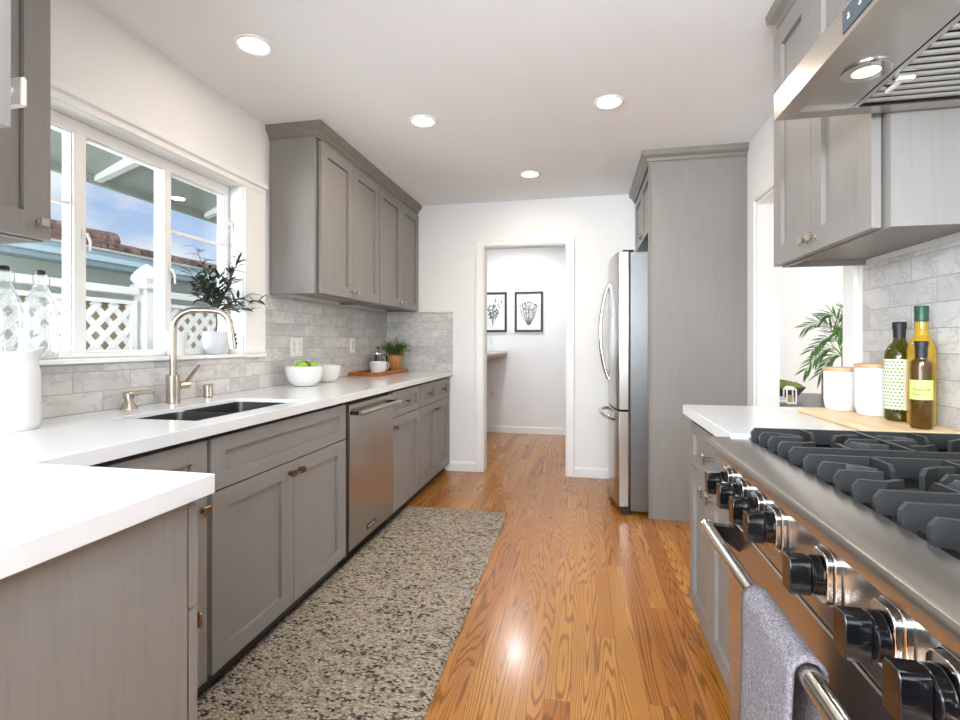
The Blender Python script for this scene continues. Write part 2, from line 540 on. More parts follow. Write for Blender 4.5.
def box(bm, x0, x1, y0, y1, z0, z1, bev=0.0, seg=1):
    if x1 < x0: x0, x1 = x1, x0
    if y1 < y0: y0, y1 = y1, y0
    if z1 < z0: z0, z1 = z1, z0
    r = bmesh.ops.create_cube(bm, size=1.0, matrix=Matrix.Translation(((x0 + x1) / 2, (y0 + y1) / 2, (z0 + z1) / 2)) @ Matrix.Diagonal((x1 - x0, y1 - y0, z1 - z0, 1)))
    if bev > 0:
        es = set()
        for v in r['verts']:
            es.update(v.link_edges)
        bmesh.ops.bevel(bm, geom=list(es), offset=bev, segments=seg, profile=0.5, affect='EDGES')
    return bm

def prism(bm, pts, w0, w1, f):
    """polygon pts [(u,v)] extruded from w0 to w1; f(u,v,w) -> xyz"""
    a = [bm.verts.new(f(u, v, w0)) for u, v in pts]
    b = [bm.verts.new(f(u, v, w1)) for u, v in pts]
    n = len(pts)
    bm.faces.new(a)
    bm.faces.new(b[::-1])
    for i in range(n):
        bm.faces.new((a[i], b[i], b[(i + 1) % n], a[(i + 1) % n]))
    return bm

FXZ = lambda u, v, w: (u, w, v)      # profile in X,Z swept along Y
FYZ = lambda u, v, w: (w, u, v)      # profile in Y,Z swept along X
FXY = lambda u, v, w: (u, v, w)      # profile in X,Y swept along Z

def grid(bm, us, vs, filled, w0, w1, f):
    """solid of the filled cells of a grid, with openings where not filled"""
    vc = {}
    def V(i, j, w):
        k = (i, j, w)
        if k not in vc:
            vc[k] = bm.verts.new(f(us[i], vs[j], w))
        return vc[k]
    nu, nv = len(us) - 1, len(vs) - 1
    F = lambda i, j: 0 <= i < nu and 0 <= j < nv and filled(i, j)
    for i in range(nu):
        for j in range(nv):
            if not F(i, j):
                continue
            for w in (w0, w1):
                bm.faces.new((V(i, j, w), V(i + 1, j, w), V(i + 1, j + 1, w), V(i, j + 1, w)))
            for (a, b, di, dj) in (((i, j), (i + 1, j), 0, -1), ((i, j + 1), (i + 1, j + 1), 0, 1), ((i, j), (i, j + 1), -1, 0), ((i + 1, j), (i + 1, j + 1), 1, 0)):
                if not F(i + di, j + dj):
                    bm.faces.new((V(*a, w0), V(*b, w0), V(*b, w1), V(*a, w1)))
    bmesh.ops.recalc_face_normals(bm, faces=bm.faces[:])
    return bm

def lathe(bm, prof, c=(0, 0, 0), seg=32, mat=None):
    rings = []
    for r, z in prof:
        if r < 1e-6:
            rings.append([bm.verts.new((0, 0, z))])
        else:
            rings.append([bm.verts.new((r * math.cos(2 * PI * k / seg), r * math.sin(2 * PI * k / seg), z)) for k in range(seg)])
    vs = [v for r in rings for v in r]
    for a, b in zip(rings[:-1], rings[1:]):
        for k in range(seg):
            k2 = (k + 1) % seg
            if len(a) == 1 and len(b) == 1:
                continue
            if len(a) == 1:
                bm.faces.new((a[0], b[k2], b[k]))
            elif len(b) == 1:
                bm.faces.new((a[k], a[k2], b[0]))
            else:
                bm.faces.new((a[k], a[k2], b[k2], b[k]))
    m = Matrix.Translation(c) @ (mat or Matrix())
    for v in vs:
        v.co = m @ v.co
    return bm

def disc_cyl(bm, p0, p1, r0, r1=None, seg=20, bev=0.0):
    """closed cylinder between two points"""
    p0, p1 = Vector(p0), Vector(p1)
    r1 = r0 if r1 is None else r1
    L = (p1 - p0).length
    q = (p1 - p0).to_track_quat('Z', 'Y').to_matrix().to_4x4()
    if bev > 0:
        pr = [(0, 0), (r0 - bev, 0), (r0, bev), (r1, L - bev), (r1 - bev, L), (0, L)]
    else:
        pr = [(0, 0), (r0, 0), (r1, L), (0, L)]
    return lathe(bm, pr, p0, seg, q)

def tube(bm, pts, rad, seg=12, cap=True):
    pts = [Vector(p) for p in pts]
    n = len(pts)
    rads = rad if isinstance(rad, (list, tuple)) else [rad] * n
    tan = []
    for i in range(n):
        a = pts[max(0, i - 1)]
        b = pts[min(n - 1, i + 1)]
        tan.append((b - a).normalized())
    ref = Vector((0, 0, 1)) if abs(tan[0].z) < 0.9 else Vector((1, 0, 0))
    nrm = tan[0].cross(ref).normalized()
    rings = []
    for i in range(n):
        nrm = (nrm - tan[i] * nrm.dot(tan[i])).normalized()
        bi = tan[i].cross(nrm)
        rings.append([bm.verts.new(pts[i] + (nrm * math.cos(2 * PI * k / seg) + bi * math.sin(2 * PI * k / seg)) * rads[i]) for k in range(seg)])
    for a, b in zip(rings[:-1], rings[1:]):
        for k in range(seg):
            bm.faces.new((a[k], a[(k + 1) % seg], b[(k + 1) % seg], b[k]))
    if cap:
        bm.faces.new(rings[0][::-1])
        bm.faces.new(rings[-1])
    return bm

def arc(c, r, a0, a1, n, f):
    return [f(c[0] + r * math.cos(a0 + (a1 - a0) * k / n), c[1] + r * math.sin(a0 + (a1 - a0) * k / n)) for k in range(n + 1)]

def leaf(bm, base, d, up, L, w, fold=0.25, bend=0.15):
    base, d = Vector(base), Vector(d).normalized()
    s = d.cross(Vector(up))
    if s.length < 1e-4:
        s = d.cross(Vector((1, 0.3, 0)))
    s.normalize()
    u = s.cross(d).normalized()
    ts = (0.0, 0.25, 0.55, 0.82, 1.0)
    ws = (0.04, 0.42, 0.5, 0.3, 0.0)
    prev = None
    for t, q in zip(ts, ws):
        c = base + d * (L * t) - u * (bend * L * t * t)
        if q == 0.0:
            row = [bm.verts.new(c)]
        else:
            row = [bm.verts.new(c + s * (q * w) + u * (fold * q * w)), bm.verts.new(c), bm.verts.new(c - s * (q * w) + u * (fold * q * w))]
        if prev:
            if len(row) == 3:
                bm.faces.new((prev[0], prev[1], row[1], row[0]))
                bm.faces.new((prev[1], prev[2], row[2], row[1]))
            else:
                bm.faces.new((prev[0], prev[1], row[0]))
                bm.faces.new((prev[1], prev[2], row[0]))
        prev = row

# ------------------------------------------------------------------ scene helpers
def tag(o, label=None, cat=None, group=None, kind=None):
    if label: o['label'] = label
    if cat: o['category'] = cat
    if group: o['group'] = group
    if kind: o['kind'] = kind
    return o

def thing(name, label, cat, loc, group=None):
    o = bpy.data.objects.new(name, None)
    COL.objects.link(o)
    o.location = loc
    o.empty_display_size = 0.05
    return tag(o, label, cat, group)

def wpos(o):
    p = Vector((0, 0, 0))
    while o is not None:
        p += Vector(o.location)
        o = o.parent
    return p

def obj(name, bm, mat, parent=None, origin=None, smooth=0.6, label=None, cat=None, group=None, kind=None, bevel=0.0, normals=True):
    """one mesh object; bm is in world coordinates"""
    if normals:
        bmesh.ops.recalc_face_normals(bm, faces=bm.faces[:])
    if origin is None:
        xs = [v.co for v in bm.verts]
        lo = [min(c[i] for c in xs) for i in range(3)]
        hi = [max(c[i] for c in xs) for i in range(3)]
        origin = ((lo[0] + hi[0]) / 2, (lo[1] + hi[1]) / 2, lo[2] if parent is None else (lo[2] + hi[2]) / 2)
    origin = Vector(origin)
    bmesh.ops.translate(bm, verts=bm.verts[:], vec=-origin)
    me = bpy.data.meshes.new(name)
    bm.to_mesh(me)
    bm.free()
    if smooth:
        me.shade_smooth()
        me.set_sharp_from_angle(angle=smooth)
    me.materials.append(mat if not isinstance(mat, str) else M[mat])
    o = bpy.data.objects.new(name, me)
    COL.objects.link(o)
    if parent is not None:
        o.parent = parent
        o.location = origin - wpos(parent)
    else:
        o.location = origin
    if bevel:
        b = o.modifiers.new('bevel', 'BEVEL')
        b.width = bevel
        b.segments = 2
        b.limit_method = 'ANGLE'
        b.angle_limit = 0.7
    return tag(o, label, cat, group, kind)

def struct(name, bm, mat, label=None, cat=None, parent=None, **kw):
    return obj(name, bm, mat, parent, label=label, cat=cat, kind='structure' if parent is None else None, **kw)

# face mapping for fronts: local u along the wall, d = depth behind the front plane
def fbox(bm, face, P, u0, u1, d0, d1, z0, z1, bev=0.0):
    if face == 'X+':
        box(bm, P - d1, P - d0, u0, u1, z0, z1, bev)
    elif face == 'X-':
        box(bm, P + d0, P + d1, u0, u1, z0, z1, bev)
    elif face == 'Y+':
        box(bm, u0, u1, P - d1, P - d0, z0, z1, bev)
    else:
        box(bm, u0, u1, P + d0, P + d1, z0, z1, bev)

def shaker(name, face, P, u0, u1, z0, z1, parent, stile=0.062, rail=0.062, t=0.022, rec=0.013, mat='cab'):
    bm = BM()
    fbox(bm, face, P, u0, u0 + stile, 0, t, z0, z1)
    fbox(bm, face, P, u1 - stile, u1, 0, t, z0, z1)
    fbox(bm, face, P, u0 + stile, u1 - stile, 0, t, z0, z0 + rail)
    fbox(bm, face, P, u0 + stile, u1 - stile, 0, t, z1 - rail, z1)
    g = 0.003     # shadow groove round the floating panel
    fbox(bm, face, P, u0 + stile + g, u1 - stile - g, rec, t - 0.003, z0 + rail, z1 - rail - g)
    fbox(bm, face, P, u0 + stile, u1 - stile, t - 0.003, t, z0 + rail, z1 - rail)
    return obj(name, bm, mat, parent, smooth=0)

def slabfront(name, face, P, u0, u1, z0, z1, parent, mat='cab'):
    bm = BM()
    fbox(bm, face, P, u0, u1, 0, 0.02, z0, z1, 0.0015)
    return obj(name, bm, mat, parent, smooth=0)

def knob(face, P, u, z, parent, mat='bronze', s=0.016, name='knob', out=0.026):
    sg = {'X+': (1, 0), 'X-': (-1, 0), 'Y+': (0, 1), 'Y-': (0, -1)}[face]
    def p(d, du=0, dz=0):
        if sg[0]:
            return (P + sg[0] * d, u + du, z + dz)
        return (u + du, P + sg[1] * d, z + dz)
    bm = BM()
    disc_cyl(bm, p(0.0005), p(0.004), 0.010, seg=14)
    disc_cyl(bm, p(0.004), p(out - 0.007), 0.0055, 0.007, seg=12)
    fbox(bm, face, P + (sg[0] + sg[1]) * out, u - s, u + s, 0, 0.008, z - s, z + s, 0.003)
    return obj(name, bm, mat, parent)

# ------------------------------------------------------------------ the shell
XL, XR, YB, H = -1.824, 1.043, 4.52, 2.456
YR = -3.3       # rear wall behind the camera

bm = BM(); box(bm, -1.98, 4.2, YR - 0.15, 6.75, -0.12, 0.0)
struct('floor', bm, 'oak', 'oak strip floor running from the kitchen into the back room', 'floor')
bm = BM(); box(bm, -1.98, 4.2, YR - 0.15, 6.75, H, H + 0.2)
struct('ceiling', bm, 'ceiling', 'flat white ceiling with recessed lights', 'ceiling')

# left wall with the window opening
WY0, WY1, WZ0, WZ1 = 1.235, 2.458, 1.098, 2.035
bm = BM()
grid(bm, [YR, -2.45, -0.45, WY0, WY1, YB + 0.12], [0, 0.8, WZ0, WZ1, 2.2, H], lambda i, j: not ((i == 3 and j == 2) or (i == 1 and j in (1, 2, 3))), XL - 0.15, XL, FYZ)  # the opening behind the camera is added for the left fill lamp
struct('wall_left', bm, 'wall', 'white wall with the window over the sink', 'wall', smooth=0)
# back wall with the doorway
DX0, DX1, DZ = -0.88, -0.143, 2.05
bm = BM()
grid(bm, [XL, DX0, DX1, XR + 0.117], [0, DZ, H], lambda i, j: not (i == 1 and j == 0), YB, YB + 0.12, FXZ)
struct('wall_back', bm, 'wall', 'white end wall with the doorway', 'wall', smooth=0)
# right wall with the wide opening
OY0, OY1, OZ = 2.288, 3.36, 2.035
bm = BM()
grid(bm, [0.2, OY0, OY1, YB], [0, OZ, H], lambda i, j: not (i == 1 and j == 0), XR, XR + 0.117, FYZ)
struct('wall_right', bm, 'wall', 'white wall behind the range with a cased opening', 'wall', smooth=0)
# rear wall behind the camera, with an opening added for the rear fill lamp
bm = BM()
grid(bm, [-1.98, -1.75, 0.95, 4.15], [0, 0.75, 2.35, H], lambda i, j: not (i == 1 and j == 1), YR - 0.15, YR, FXZ)
struct('wall_rear', bm, 'wall', 'white wall behind the camera', 'wall', smooth=0)
# back room
bm = BM(); box(bm, -1.98, 0.5, 6.57, 6.69, 0, H)
struct('wall_back_room_far', bm, 'wall', 'white far wall of the room beyond the doorway', 'wall', smooth=0)
bm = BM(); box(bm, -1.75, -1.63, YB + 0.122, 6.568, 0, H)
struct('wall_back_room_left', bm, 'wall', 'white left wall of the room beyond the doorway', 'wall', smooth=0)
bm = BM(); box(bm, 0.30, 0.42, YB + 0.122, 6.568, 0, H)
struct('wall_back_room_right', bm, 'wall', 'white right wall of the room beyond the doorway', 'wall', smooth=0)
# side room beyond the right-hand opening
bm = BM(); box(bm, XR + 0.119, 4.15, 5.2, 5.32, 0, H)
struct('wall_side_room_far', bm, 'wall', 'bright white wall seen behind the palm', 'wall', smooth=0)
bm = BM(); box(bm, 4.03, 4.15, YR, 5.198, 0, H)
struct('wall_side_room_right', bm, 'wall', 'right wall of the room with the palm', 'wall', smooth=0)
bm = BM(); box(bm, XR + 0.119, 4.15, 1.08, 1.198, 0, H)
struct('wall_side_room_near', bm, 'wall', 'near wall of the room with the palm', 'wall', smooth=0)

# doorway casing and jamb
def casing_profile_box(bm, x0, x1, y0, y1, z0, z1):
    box(bm, x0, x1, y0, y1, z0, z1, 0.004)
bm = BM()
casing_profile_box(bm, DX0 - 0.064, DX0 - 0.004, YB - 0.018, YB - 0.0005, 0.0005, DZ + 0.004)
casing_profile_box(bm, DX1 + 0.004, DX1 + 0.064, YB - 0.018, YB - 0.0005, 0.0005, DZ + 0.004)
casing_profile_box(bm, DX0 - 0.064, DX1 + 0.064, YB - 0.018, YB - 0.0005, DZ + 0.004, DZ + 0.05)
box(bm, DX0 - 0.07, DX0 - 0.060, YB - 0.024, YB - 0.0005, 0.0005, DZ + 0.055, 0.002)
box(bm, DX1 + 0.060, DX1 + 0.07, YB - 0.024, YB - 0.0005, 0.0005, DZ + 0.055, 0.002)
box(bm, DX0 - 0.07, DX1 + 0.07, YB - 0.024, YB - 0.0005, DZ + 0.046, DZ + 0.057, 0.002)
struct('trim_1', bm, 'trim', 'white casing around the doorway in the end wall', 'trim')
bm = BM()
box(bm, DX0 + 0.0005, DX0 + 0.004, YB - 0.004, YB + 0.124, 0.0005, DZ - 0.005)
box(bm, DX1 - 0.004, DX1 - 0.0005, YB - 0.004, YB + 0.124, 0.0005, DZ - 0.005)
box(bm, DX0 + 0.0005, DX1 - 0.0005, YB - 0.004, YB + 0.124, DZ - 0.0045, DZ - 0.0005)
struct('trim_2', bm, 'trim', 'white jamb lining of the doorway', 'trim', smooth=0)

def base_profile(h=0.088):
    return [(0, 0.0005), (0.014, 0.0005), (0.014, h - 0.018), (0.009, h - 0.006), (0.006, h), (0, h)]
bm = BM()
prism(bm, base_profile(), -1.24, DX0 - 0.072, lambda u, v, w: (w, YB - 0.0005 - u, v))
struct('baseboard_back_left', bm, 'trim', 'white baseboard left of the doorway', 'baseboard', smooth=0)
bm = BM()
prism(bm, base_profile(), DX1 + 0.072, XR, lambda u, v, w: (w, YB - 0.0005 - u, v))
struct('baseboard_back_right', bm, 'trim', 'white baseboard right of the doorway', 'baseboard', smooth=0)
bm = BM()
prism(bm, base_profile(), -1.62, 0.299, lambda u, v, w: (w, 6.5695 - u, v))
struct('baseboard_back_room', bm, 'trim', 'white baseboard of the room beyond the doorway', 'baseboard', smooth=0)

# opening casing on the right wall
bm = BM()
box(bm, XR - 0.018, XR - 0.0005, OY0 - 0.092, OY0 - 0.002, 0.9145, OZ + 0.09, 0.004)
box(bm, XR - 0.018, XR - 0.0005, OY1 + 0.002, OY1 + 0.092, 0.0005, OZ + 0.09, 0.004)
box(bm, XR - 0.018, XR - 0.0005, OY0 - 0.002, OY1 + 0.002, OZ + 0.002, OZ + 0.09, 0.004)
struct('trim_3', bm, 'trim', 'white casing around the opening beside the range wall', 'trim')
bm = BM()
box(bm, XR - 0.004, XR + 0.121, OY0 + 0.0005, OY0 + 0.014, 0.916, OZ - 0.015)
box(bm, XR - 0.004, XR + 0.121, OY1 - 0.014, OY1 - 0.0005, 0.0005, OZ - 0.015)
box(bm, XR - 0.004, XR + 0.121, OY0 + 0.0005, OY1 - 0.0005, OZ - 0.0145, OZ - 0.0005)
struct('trim_4', bm, 'trim', 'white jamb lining of the opening beside the range wall', 'trim', smooth=0)

# window casing, sill and window
bm = BM()
box(bm, XL + 0.0005, XL + 0.014, WY1 + 0.002, WY1 + 0.182, WZ0 + 0.02, WZ1 + 0.002, 0.002)   # flat side casing (right)
prism(bm, [(XL + 0.0005, WZ1 + 0.003), (XL + 0.014, WZ1 + 0.003), (XL + 0.016, WZ1 + 0.026), (XL + 0.030, WZ1 + 0.032), (XL + 0.034, WZ1 + 0.056), (XL + 0.0005, WZ1 + 0.060)],
      WY0 - 0.02, WY1 + 0.184, FXZ)
struct('trim_5', bm, 'trim', 'white casing round the window over the sink', 'trim')
bm = BM()
box(bm, XL - 0.14, XL + 0.022, WY0 + 0.0005, WY1 + 0.0, WZ0 + 0.0005, WZ0 + 0.018, 0.002)
box(bm, XL + 0.0005, XL + 0.022, WY1 + 0.0005, WY1 + 0.186, WZ0 - 0.003, WZ0 + 0.018, 0.002)
struct('trim_6', bm, 'trim', 'white window sill ledge over the sink', 'sill')

GX = -1.94   # glass plane
win = tag(bpy.data.objects.new('window_1', None), 'white three-light window over the sink with garden view', 'window', kind='structure')
COL.objects.link(win); win.location = (GX, 1.85, WZ0)
zb, zt = WZ0 + 0.020, WZ1 - 0.001
bm = BM()
ft = 0.05
grid(bm, [WY0 + 0.001, WY0 + 0.03, 1.591, 1.639, 2.018, 2.058, 2.435, WY1 - 0.001], [zb, zb + 0.018, zt - ft, zt], lambda i, j: not (i in (1, 3, 5) and j == 1), GX - 0.03, GX + 0.03, FYZ)
obj('window_frame', bm, 'trim', win, bevel=0.003)
for k, (a, b, mu) in enumerate(((WY0 + 0.03, 1.591, True), (1.639, 2.018, False), (2.058, 2.435, True))):
    bm = BM()
    w = 0.005 if mu else 0.003
    box(bm, GX - 0.012, GX + 0.018, a + 0.0005, a + w, zb + 0.0185, zt - ft - 0.0005)
    box(bm, GX - 0.012, GX + 0.018, b - w, b - 0.0005, zb + 0.0185, zt - ft - 0.0005)
    box(bm, GX - 0.012, GX + 0.018, a + w, b - w, zb + 0.0185, zb + 0.028)
    box(bm, GX - 0.012, GX + 0.018, a + w, b - w, zt - ft - w, zt - ft - 0.0005)
    if mu:
        box(bm, GX - 0.008, GX + 0.010, a + w, b - w, 1.703, 1.717)
    obj('sash', bm, 'trim', win, smooth=0)
    bm = BM()
    box(bm, GX - 0.002, GX + 0.002, a + w, b - w, zb + 0.028, zt - ft - w)
    obj('window_pane', bm, 'glass', win, smooth=0)
for y, z in ((1.625, 1.60), (2.045, 1.52), (2.447, 1.83)):
    bm = BM()
    box(bm, GX + 0.031, GX + 0.036, y - 0.008, y + 0.008, z - 0.02, z + 0.02, 0.002)
    tube(bm, [(GX + 0.036, y, z), (GX + 0.05, y, z), (GX + 0.055, y + 0.008, z - 0.03), (GX + 0.05, y + 0.012, z - 0.065)], [0.006, 0.006, 0.005, 0.004], 8)
    obj('window_latch', bm, 'trim', win)

# ------------------------------------------------------------------ worktops
CT = 0.914
bm = BM()
xs = [XL + 0.0095, -1.602, -1.268, -1.174, -0.720]
ys = [0.24, 0.886, 1.472, 2.122, YB - 0.001]
def cfill(i, j):
    if j == 0: return True
    if i == 3: return False
    return not (i == 1 and j == 2)
grid(bm, xs, ys, cfill, CT - 0.039, CT, FXY)
obj('worktop', bm, 'counter', label='white quartz worktop running under the window and round the peninsula', cat='worktop', bevel=0.002)
bm = BM(); box(bm, 0.417, XR - 0.0095, 1.568, 2.274, CT - 0.039, CT)
obj('worktop', bm, 'counter', label='short white quartz worktop on the right, beyond the range', cat='worktop', bevel=0.002)

# ------------------------------------------------------------------ backsplashes
bm = BM()
grid(bm, [0.24, 2.646, YB - 0.0005], [CT - 0.04, WZ0 - 0.004, 1.464], lambda i, j: not (i == 0 and j == 1), XL + 0.0005, XL + 0.008, FYZ)
obj('backsplash', bm, 'tile_y', smooth=0, label='marble subway tiles on the window wall behind the sink', cat='backsplash')
bm = BM(); box(bm, XL + 0.0085, -1.171, YB - 0.0085, YB - 0.001, CT + 0.0005, 1.464)
obj('backsplash', bm, 'tile_x', smooth=0, label='short panel of marble subway tiles on the end wall by the herb pot', cat='backsplash')
bm = BM(); grid(bm, [0.205, 1.442, 2.155], [CT - 0.04, 1.468, 1.80], lambda i, j: not (i == 1 and j == 1), XR - 0.008, XR - 0.0005, FYZ)
obj('backsplash', bm, 'tile_y', smooth=0, label='marble subway tiles on the range wall behind the oil bottles', cat='backsplash')

# ------------------------------------------------------------------ base cabinets, left run (fronts at X = -1.20)
FX = -1.20
def base_body(name, label, y0, y1, group='base cabinets along the window wall', sink=False):
    t = thing(name, label, 'cabinet', ((XL + FX) / 2, (y0 + y1) / 2, 0), group)
    bm = BM()
    if sink:      # open carcass under the bowls
        grid(bm, [XL + 0.009, XL + 0.03, FX - 0.044, FX - 0.024], [y0, y0 + 0.02, y1 - 0.02, y1], lambda i, j: not (i == 1 and j == 1), 0.09, CT - 0.062, FXY)
        box(bm, XL + 0.03, FX - 0.044, y0 + 0.02, y1 - 0.02, 0.09, 0.11)
    else:
        box(bm, XL + 0.009, FX - 0.024, y0, y1, 0.09, CT - 0.062)
        box(bm, XL + 0.009, FX - 0.10, y0, y1, CT - 0.062, CT - 0.0395)
    obj('body', bm, 'cab', t, smooth=0)
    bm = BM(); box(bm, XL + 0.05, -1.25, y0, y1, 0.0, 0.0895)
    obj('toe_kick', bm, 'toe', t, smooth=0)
    return t
ZD0, ZD1 = 0.075, 0.857
t = base_body('base_cabinet', 'narrow grey base cabinet in the corner beside the peninsula', 0.90, 1.447)
d = shaker('door', 'X+', FX, 1.074, 1.439, ZD0, ZD1, t)
knob('X+', FX, 1.415, 0.636, d)
bm = BM(); box(bm, FX - 0.0235, FX, 0.905, 1.07, ZD0, ZD1)
obj('filler_strip', bm, 'cab', t, smooth=0)

t = base_body('base_cabinet', 'wide grey sink base cabinet with a long false drawer above two doors', 1.449, 2.432, sink=True)
d = shaker('false_drawer', 'X+', FX, 1.463, 2.425, 0.682, ZD1, t, rail=0.05)
d = shaker('door', 'X+', FX, 1.463, 1.943, ZD0, 0.676, t, stile=0.085)
knob('X+', FX, 1.912, 0.632, d)
d = shaker('door', 'X+', FX, 1.947, 2.425, ZD0, 0.676, t, stile=0.085)
knob('X+', FX, 1.985, 0.632, d)

t = base_body('base_cabinet', 'grey base cabinet with one drawer and one door just past the dishwasher', 3.078, 3.640)
d = shaker('drawer', 'X+', FX, 3.086, 3.632, 0.690, ZD1, t, rail=0.045)
knob('X+', FX - 0.008, 3.36, 0.773, d, out=0.034)
d = shaker('door', 'X+', FX, 3.086, 3.632, ZD0, 0.684, t, stile=0.075)
knob('X+', FX, 3.125, 0.625, d)
t = base_body('base_cabinet', 'grey base cabinet with two small drawers and two doors against the end wall', 3.642, 4.515)
for a, b, kk in ((3.650, 4.085, 4.055), (4.089, 4.508, 4.12)):
    d = shaker('drawer', 'X+', FX, a, b, 0.690, ZD1, t, rail=0.045)
    knob('X+', FX - 0.008, (a + b) / 2, 0.773, d, out=0.034)
    d = shaker('door', 'X+', FX, a, b, ZD0, 0.684, t, stile=0.075)
    knob('X+', FX, kk, 0.625, d)

# dishwasher
t = thing('dishwasher', 'stainless steel dishwasher with a bar handle between grey cabinets', 'dishwasher', (-1.5, 2.755, 0))
bm = BM(); box(bm, XL + 0.02, FX - 0.026, 2.436, 3.074, 0.09, CT - 0.0395)
obj('body', bm, 'black_matte', t, smooth=0)
bm = BM(); box(bm, FX - 0.025, FX + 0.012, 2.446, 3.066, 0.085, 0.852, 0.004)
obj('front_panel', bm, 'steel_z', t)
bm = BM(); box(bm, XL + 0.05, -1.25, 2.436, 3.074, 0.0, 0.0895)
obj('toe_kick', bm, 'black_matte', t, smooth=0)
hb = BM(); disc_cyl(hb, (FX + 0.065, 2.462, 0.805), (FX + 0.065, 3.05, 0.805), 0.0125, seg=20, bev=0.002)
hb = obj('handle', hb, 'nickel', t)
for y in (2.478, 3.034):
    bm = BM(); box(bm, FX + 0.012, FX + 0.060, y - 0.008, y + 0.008, 0.795, 0.815, 0.002)
    obj('bracket', bm, 'steel_dark', hb)
bm = BM(); box(bm, FX + 0.0122, FX + 0.014, 2.66, 2.78, 0.125, 0.152, 0.001)
bd = obj('badge', bm, 'black_matte', t)
bm = BM()
for k in range(6):
    box(bm, FX + 0.0141, FX + 0.0148, 2.674 + k * 0.016, 2.684 + k * 0.016, 0.132, 0.145)
obj('badge_lettering', bm, 'light_ink', bd, smooth=0)

# peninsula base cabinet: end panel faces the aisle, doors face the sink run
t = thing('base_cabinet', 'grey peninsula cabinet with a plain end panel under the white overhang', 'cabinet', (-1.2, 0.55, 0))
bm = BM(); box(bm, -1.75, -0.762, 0.27, 0.80, 0.0, CT - 0.0395)
obj('body', bm, 'cab', t, smooth=0)
bm = BM(); box(bm, -0.7615, -0.742, 0.262, 0.815, 0.0, CT - 0.0395)
obj('end_panel', bm, 'cab', t, smooth=0)
bm = BM(); box(bm, -1.19, -0.7425, 0.8155, 0.838, 0.09, CT - 0.0395)
obj('face_frame', bm, 'cab', t, smooth=0)
d = shaker('door', 'Y+', 0.866, -1.17, -0.744, 0.105, 0.655, t)
knob('Y+', 0.866, -0.768, 0.615, d)
d = shaker('drawer', 'Y+', 0.866, -1.17, -0.744, 0.662, 0.858, t, rail=0.045)
knob('Y+', 0.866, -0.96, 0.76, d)

# ------------------------------------------------------------------ sink, tap and sink fittings
t = thing('sink', 'undermounted stainless steel double-bowl sink in the white worktop', 'sink', (-1.435, 1.80, CT - 0.24))
def bowl(y0, y1, dz):
    bm = BM()
    x0, x1, z1 = -1.6014, -1.2686, CT - 0.016
    z0 = z1 - dz
    r = 0.03
    def ring(x0, x1, y0, y1, z, rr):
        return [bm.verts.new((cx + rr * math.cos(a), cy + rr * math.sin(a), z)) for cx, cy, s in ((x1 - rr, y1 - rr, 0), (x0 + rr, y1 - rr, 1), (x0 + rr, y0 + rr, 2), (x1 - rr, y0 + rr, 3)) for a in [s * PI / 2 + q * PI / 8 for q in range(5)]]
    R = [ring(x0, x1, y0, y1, z1, r), ring(x0 + 0.002, x1 - 0.002, y0 + 0.002, y1 - 0.002, z1, r), ring(x0 + 0.004, x1 - 0.004, y0 + 0.004, y1 - 0.004, z0 + 0.02, r),
         ring(x0 + 0.02, x1 - 0.02, y0 + 0.02, y1 - 0.02, z0, r * 0.6)]
    O = [ring(x0 - 0.0, x1 + 0.0, y0 - 0.0, y1 + 0.0, z0 - 0.004, r)]
    n = len(R[0])
    for a, b in zip(R[:-1], R[1:]):
        for k in range(n):
            bm.faces.new((a[k], a[(k + 1) % n], b[(k + 1) % n], b[k]))
    bm.faces.new(R[-1])
    for k in range(n):
        bm.faces.new((R[0][k], R[0][(k + 1) % n], O[0][(k + 1) % n], O[0][k]))
    bm.faces.new(O[0])
    o = obj('bowl', bm, 'sink_steel', t)
    bm = BM(); disc_cyl(bm, ((x0 + x1) / 2 - 0.05, (y0 + y1) / 2, z0 + 0.0005), ((x0 + x1) / 2 - 0.05, (y0 + y1) / 2, z0 + 0.005), 0.04, 0.035, seg=24)
    obj('drain', bm, 'chrome', o)
bowl(1.4726, 1.755, 0.21)
bowl(1.7695, 2.1214, 0.22)
bm = BM(); box(bm, -1.601, -1.269, 1.7553, 1.7692, CT - 0.08, CT - 0.024, 0.003)
obj('divider', bm, 'sink_steel', t)

fx, fy = -1.745, 1.889
t = thing('faucet', 'brushed nickel gooseneck kitchen faucet with a pull-down spray head', 'faucet', (fx, fy, CT))
bm = BM(); disc_cyl(bm, (fx, fy, CT + 0.0003), (fx, fy, CT + 0.124), 0.0275, seg=28, bev=0.002)
obj('base', bm, 'nickel', t)
ct, st = math.cos(math.radians(30)), math.sin(math.radians(30))
def fp(s, z):
    return (fx + s * ct, fy + s * st, z)
path = [fp(0, CT + 0.124), fp(0, CT + 0.22), fp(0, 1.24)]
path += [fp(0.085 - 0.085 * math.cos(a), 1.235 + 0.085 * math.sin(a)) for a in [q * PI / 20 for q in range(1, 11)]]
path += [fp(0.155 + 0.0, 1.32)]
path += [fp(0.155 + 0.07 * math.sin(a), 1.25 + 0.07 * math.cos(a)) for a in [q * (PI / 2 - 0.12) / 8 for q in range(1, 9)]]
e = path[-1]
sp_dir = Vector((0.10 * ct, 0.10 * st, -1)).normalized()
path.append(tuple(Vector(e) + sp_dir * 0.015))
bm = BM(); tube(bm, path, 0.0138, 18)
obj('spout', bm, 'nickel', t)
p0 = Vector(path[-1]) + sp_dir * 0.001
bm = BM(); disc_cyl(bm, p0, p0 + sp_dir * 0.095, 0.0150, 0.0175, seg=22, bev=0.002)
sh = obj('spray_head', bm, 'nickel', t)
side = Vector((ct, st, 0))
